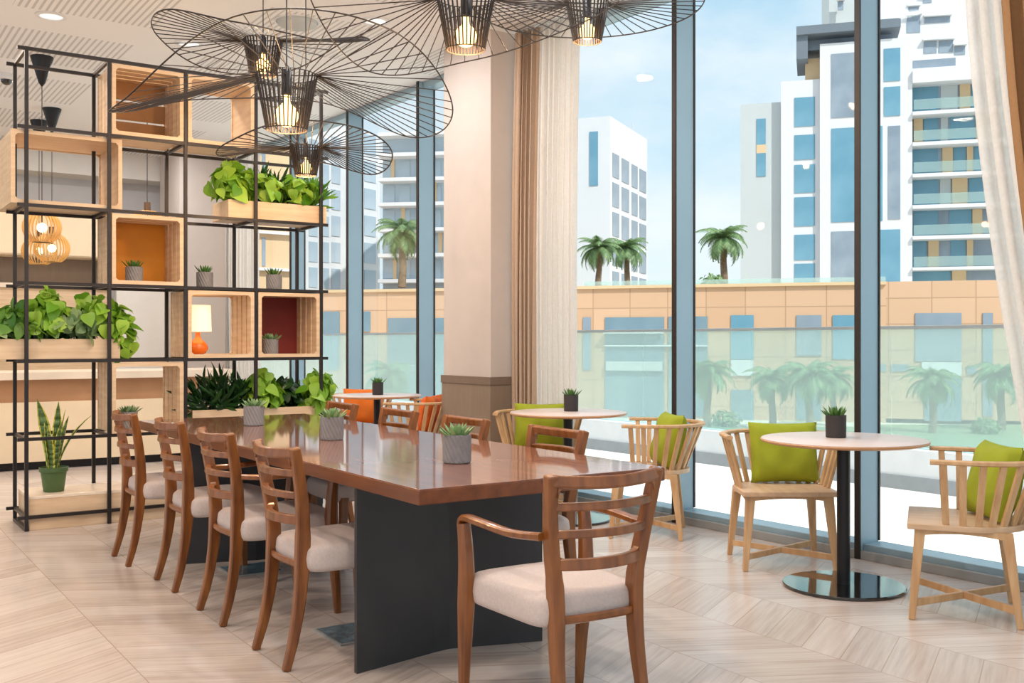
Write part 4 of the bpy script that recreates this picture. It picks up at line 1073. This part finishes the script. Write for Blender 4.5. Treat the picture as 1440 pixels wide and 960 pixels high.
# left-hand buildings
t5 = facade_obj('lattice_block', 'white building with gridded grey windows behind the small farthest round table')
def lf(name, mat, u0, u1, v0, v1, dep=.3, proud=.06, root=t5): return fbox(root, name, mat, u0, u1, v0, v1, 80, 88, 430, 535, dep, proud)
lf('wall', 'bwhite', 428, 534, 178, 420, 10, 0)
for c, (u0, u1) in enumerate(((434, 446), (450, 462), (466, 478), (499, 507), (512, 528))):
    for r in range(6):
        v0 = 196+r*36-(c*1.5)*(3-r)/3; lf('window', 'bglass_pale', u0, u1, v0, v0+28)
t6 = facade_obj('slab_block', 'glazed building with white floor slabs and cream strips left of the column')
def sf(name, mat, u0, u1, v0, v1, dep=.3, proud=.06): return fbox(t6, name, mat, u0, u1, v0, v1, 74, 73, 533, 660, dep, proud)
sf('wall', 'bglass_pale', 533, 690, 190, 420, 10, -1)
for v0 in (185, 214, 249, 284, 320, 356, 392): sf('floor_slab', 'bwhite', 533, 690, v0, v0+5, 2.5, .3)
for k, (u0, u1) in enumerate(((545, 550), (560, 565), (604, 610), (572, 577), (612, 618), (548, 553))): sf('wall_panel', 'bcream', u0, u1, (219, 289, 254, 325, 325, 361)[k], (249, 320, 284, 356, 356, 392)[k], .3, -.9)
for r, v0 in enumerate((219, 254, 289, 325, 361)):
    for u0 in (534, 556, 580, 600): sf('window', 'bglass_pale', u0, u0+16, v0+4, v0+29, .3, -.94)
t7 = facade_obj('cream_block', 'cream building seen through the right bays of the shelf unit')
def cf(name, mat, u0, u1, v0, v1, dep=.3, proud=.06): return fbox(t7, name, mat, u0, u1, v0, v1, 73, 77, 300, 430, dep, proud)
cf('wall', 'bcream', 280, 424, 150, 420, 2.5, 0)
for v0 in (200, 262, 324, 376): cf('floor_slab', 'bwhite', 280, 427, v0, v0+4, 1.5, .4)
for v0 in (210, 272, 334): cf('window', 'bglass2', 368, 373, v0, v0+40); cf('window', 'bglass2', 330, 340, v0, v0+40)

# ------------------------------------------------------------------ palms
def make_palm(seed, h, fr, nf=26, tr=.16):
    rgp = random.Random(seed)
    t = thing('palm_tree', 'x', 'palm tree', (0,0,0), 0, 'palm trees outside')
    m = MB(); pts = [(.03*math.sin(k), .03*math.cos(k*1.3), h*k/8) for k in range(9)]
    m.sweep(pts, [(tr*(1.25-.35*k/8),)*2 for k in range(9)], n=10, up=(0,1,0)); m.build('trunk', 'bark', t, smooth=60)
    m = MB()
    for k in range(nf):
        a = k*2.4+rgp.uniform(-.2, .2); el = R(rgp.uniform(-15, 78)); L = fr*rgp.uniform(.85, 1.1)
        d = V((math.cos(a), math.sin(a), 0)); p = V((0, 0, h-.05)); ang = el; N = 8; side = V((-d.y, d.x, 0))
        prev = p
        for i in range(1, N+1):
            ang -= R(11+3*math.cos(el)); step = (d*math.cos(ang)+V((0,0,math.sin(ang))))*(L/N)
            nxt = prev+step; m.sweep([prev, nxt], (.02*fr/2, .02*fr/2), n=4)
            ll = L*.26*math.sin(PI*(i/(N+.6))**.8)
            for q in (0, .33, .66):
                b = prev+step*q
                for s in (-1, 1):
                    tip = b+side*s*ll+step.normalized()*ll*.55+V((0,0,-ll*.45)); w = .05*fr/2*step.normalized()
                    m.add([b-w, b+w, tip], [(0,1,2)])
            prev = nxt
    m.build('fronds', 'palm_leaf', t); return t
PAL = make_palm(3, 2.75, 1.65, 34); up_ = [False]
def palm(u, v, Y, h, lab, sc=None):
    global PAL
    base = at(u, v, Y); s = h/2.9
    o = PAL if not up_[0] else copy_tree(PAL)
    up_[0] = True; o.location = base; o.scale = (s, s, s); o.rotation_euler.z = u*.37; o['label'] = lab
PT = 2
def ground_palm(u, vb, vt, lab):
    Y = 1440*(CAMH-GZ)/(vb-480); H = (vb-vt)/1440*Y; palm(u, vb, Y, H*.80, lab)
ground_palm(995, 600, 497, 'palm tree on the plaza, just right of the left full-height mullion')
ground_palm(1086, 603, 507, 'palm tree on the plaza above the green cushion of the facing chair')
ground_palm(1138, 609, 499, 'palm tree on the plaza, fullest one left of the right-hand mullion')
ground_palm(1172, 599, 507, 'palm tree on the plaza partly behind the right-hand mullion')
ground_palm(1312, 612, 508, 'palm tree on the plaza between the right-hand mullion and the right curtain')
ground_palm(1408, 608, 500, 'palm tree on the plaza against the right curtain')
ground_palm(548, 600, 500, 'palm tree on the plaza between the two mullions left of the column')
palm(1018, 408, 66, 3.6, 'tall palm tree on the podium roof beside the stepped white building')
palm(842, 412, 70, 3.3, 'palm tree on the podium roof in front of the white block, left of the pair')
palm(882, 412, 73, 3.4, 'palm tree on the podium roof in front of the white block, right of the pair')
palm(566, 404, 62, 3.6, 'palm tree on the podium roof left of the column')
def bush(u, v, Y, r, lab):
    p = at(u, v, Y); t = thing('round_shrub', lab, 'shrub', p, 0, 'shrubs outside')
    m = MB(); clump(m, random.Random(int(u)), 220, (0, 0, r*.55), (r, r, r*.6), r*.28, r*.2, 'oval', low=-.6); m.build('foliage', 'palm_leaf', t)
    m = MB(); m.tube((0, 0, 0), (0, 0, r*.5), r*.08); m.build('stem', 'bark', t)
bush(1003, 408, 64, .9, 'small shrub on the podium roof at the foot of the tall palm')
bush(1020, 602, 50, .8, 'low shrub on the plaza near the leftmost palm right of the mullion')
bush(1385, 612, 46, .7, 'low shrub on the plaza near the right curtain')

# ------------------------------------------------------------------ sky and sun
w = bpy.data.worlds.new('sky'); S.world = w; w.use_nodes = True; nt = w.node_tree; nt.nodes.clear()
out = nt.nodes.new('ShaderNodeOutputWorld'); bg = nt.nodes.new('ShaderNodeBackground'); nt.links.new(bg.outputs[0], out.inputs[0])
tc = nt.nodes.new('ShaderNodeTexCoord'); sp = nt.nodes.new('ShaderNodeSeparateXYZ'); nt.links.new(tc.outputs['Generated'], sp.inputs[0])
gr = nt.nodes.new('ShaderNodeValToRGB'); e = gr.color_ramp.elements
e[0].position = .0; e[0].color = (.62, .69, .73, 1); e[1].position = .75; e[1].color = (.80, .95, 1.15, 1); x = e.new(.12); x.color = (.52, .64, .72, 1); x = e.new(.36); x.color = (.34, .51, .65, 1)
nt.links.new(sp.outputs[2], gr.inputs[0])
mp = nt.nodes.new('ShaderNodeMapping'); mp.inputs['Scale'].default_value = (1.6, 1.6, 3.4); mp.inputs['Location'].default_value = (.35, .2, .1)
nt.links.new(tc.outputs['Generated'], mp.inputs[0])
n = nt.nodes.new('ShaderNodeTexNoise'); n.inputs['Scale'].default_value = 2.2; n.inputs['Detail'].default_value = 7; n.inputs['Roughness'].default_value = .55
nt.links.new(mp.outputs[0], n.inputs['Vector'])
cr = nt.nodes.new('ShaderNodeValToRGB'); cr.color_ramp.elements[0].position = .40; cr.color_ramp.elements[0].color = (0,0,0,1); cr.color_ramp.elements[1].position = .64; cr.color_ramp.elements[1].color = (.95,.95,.95,1)
nt.links.new(n.outputs['Fac'], cr.inputs[0])
mx = nt.nodes.new('ShaderNodeMix'); mx.data_type = 'RGBA'; nt.links.new(cr.outputs[0], mx.inputs[0]); nt.links.new(gr.outputs[0], mx.inputs[6]); mx.inputs[7].default_value = (.68, .71, .74, 1)
nt.links.new(mx.outputs[2], bg.inputs[0]); bg.inputs[1].default_value = 1.35
sun = bpy.data.lights.new('sun', 'SUN'); sun.energy = 3.9; sun.angle = R(1); sun.color = (1, .96, .9)
so = bpy.data.objects.new('sun', sun); COL.objects.link(so)
dirv = V((-.42, .62, -.80)); so.rotation_euler = dirv.to_track_quat('-Z', 'Y').to_euler(); so.location = (5, -5, 30)

# ------------------------------------------------------------------ camera
cam = bpy.data.cameras.new('camera'); cam.lens = 36; cam.sensor_width = 36; cam.clip_end = 600; cam.clip_start = .05
co_ = bpy.data.objects.new('camera', cam); COL.objects.link(co_); co_.location = (0, 0, CAMH); co_.rotation_euler = (R(90), 0, 0)
S.camera = co_
S.view_settings.view_transform = 'Standard'; S.view_settings.look = 'None'; S.view_settings.gamma = 1; S.view_settings.exposure = .12
S.view_settings.use_curve_mapping = False
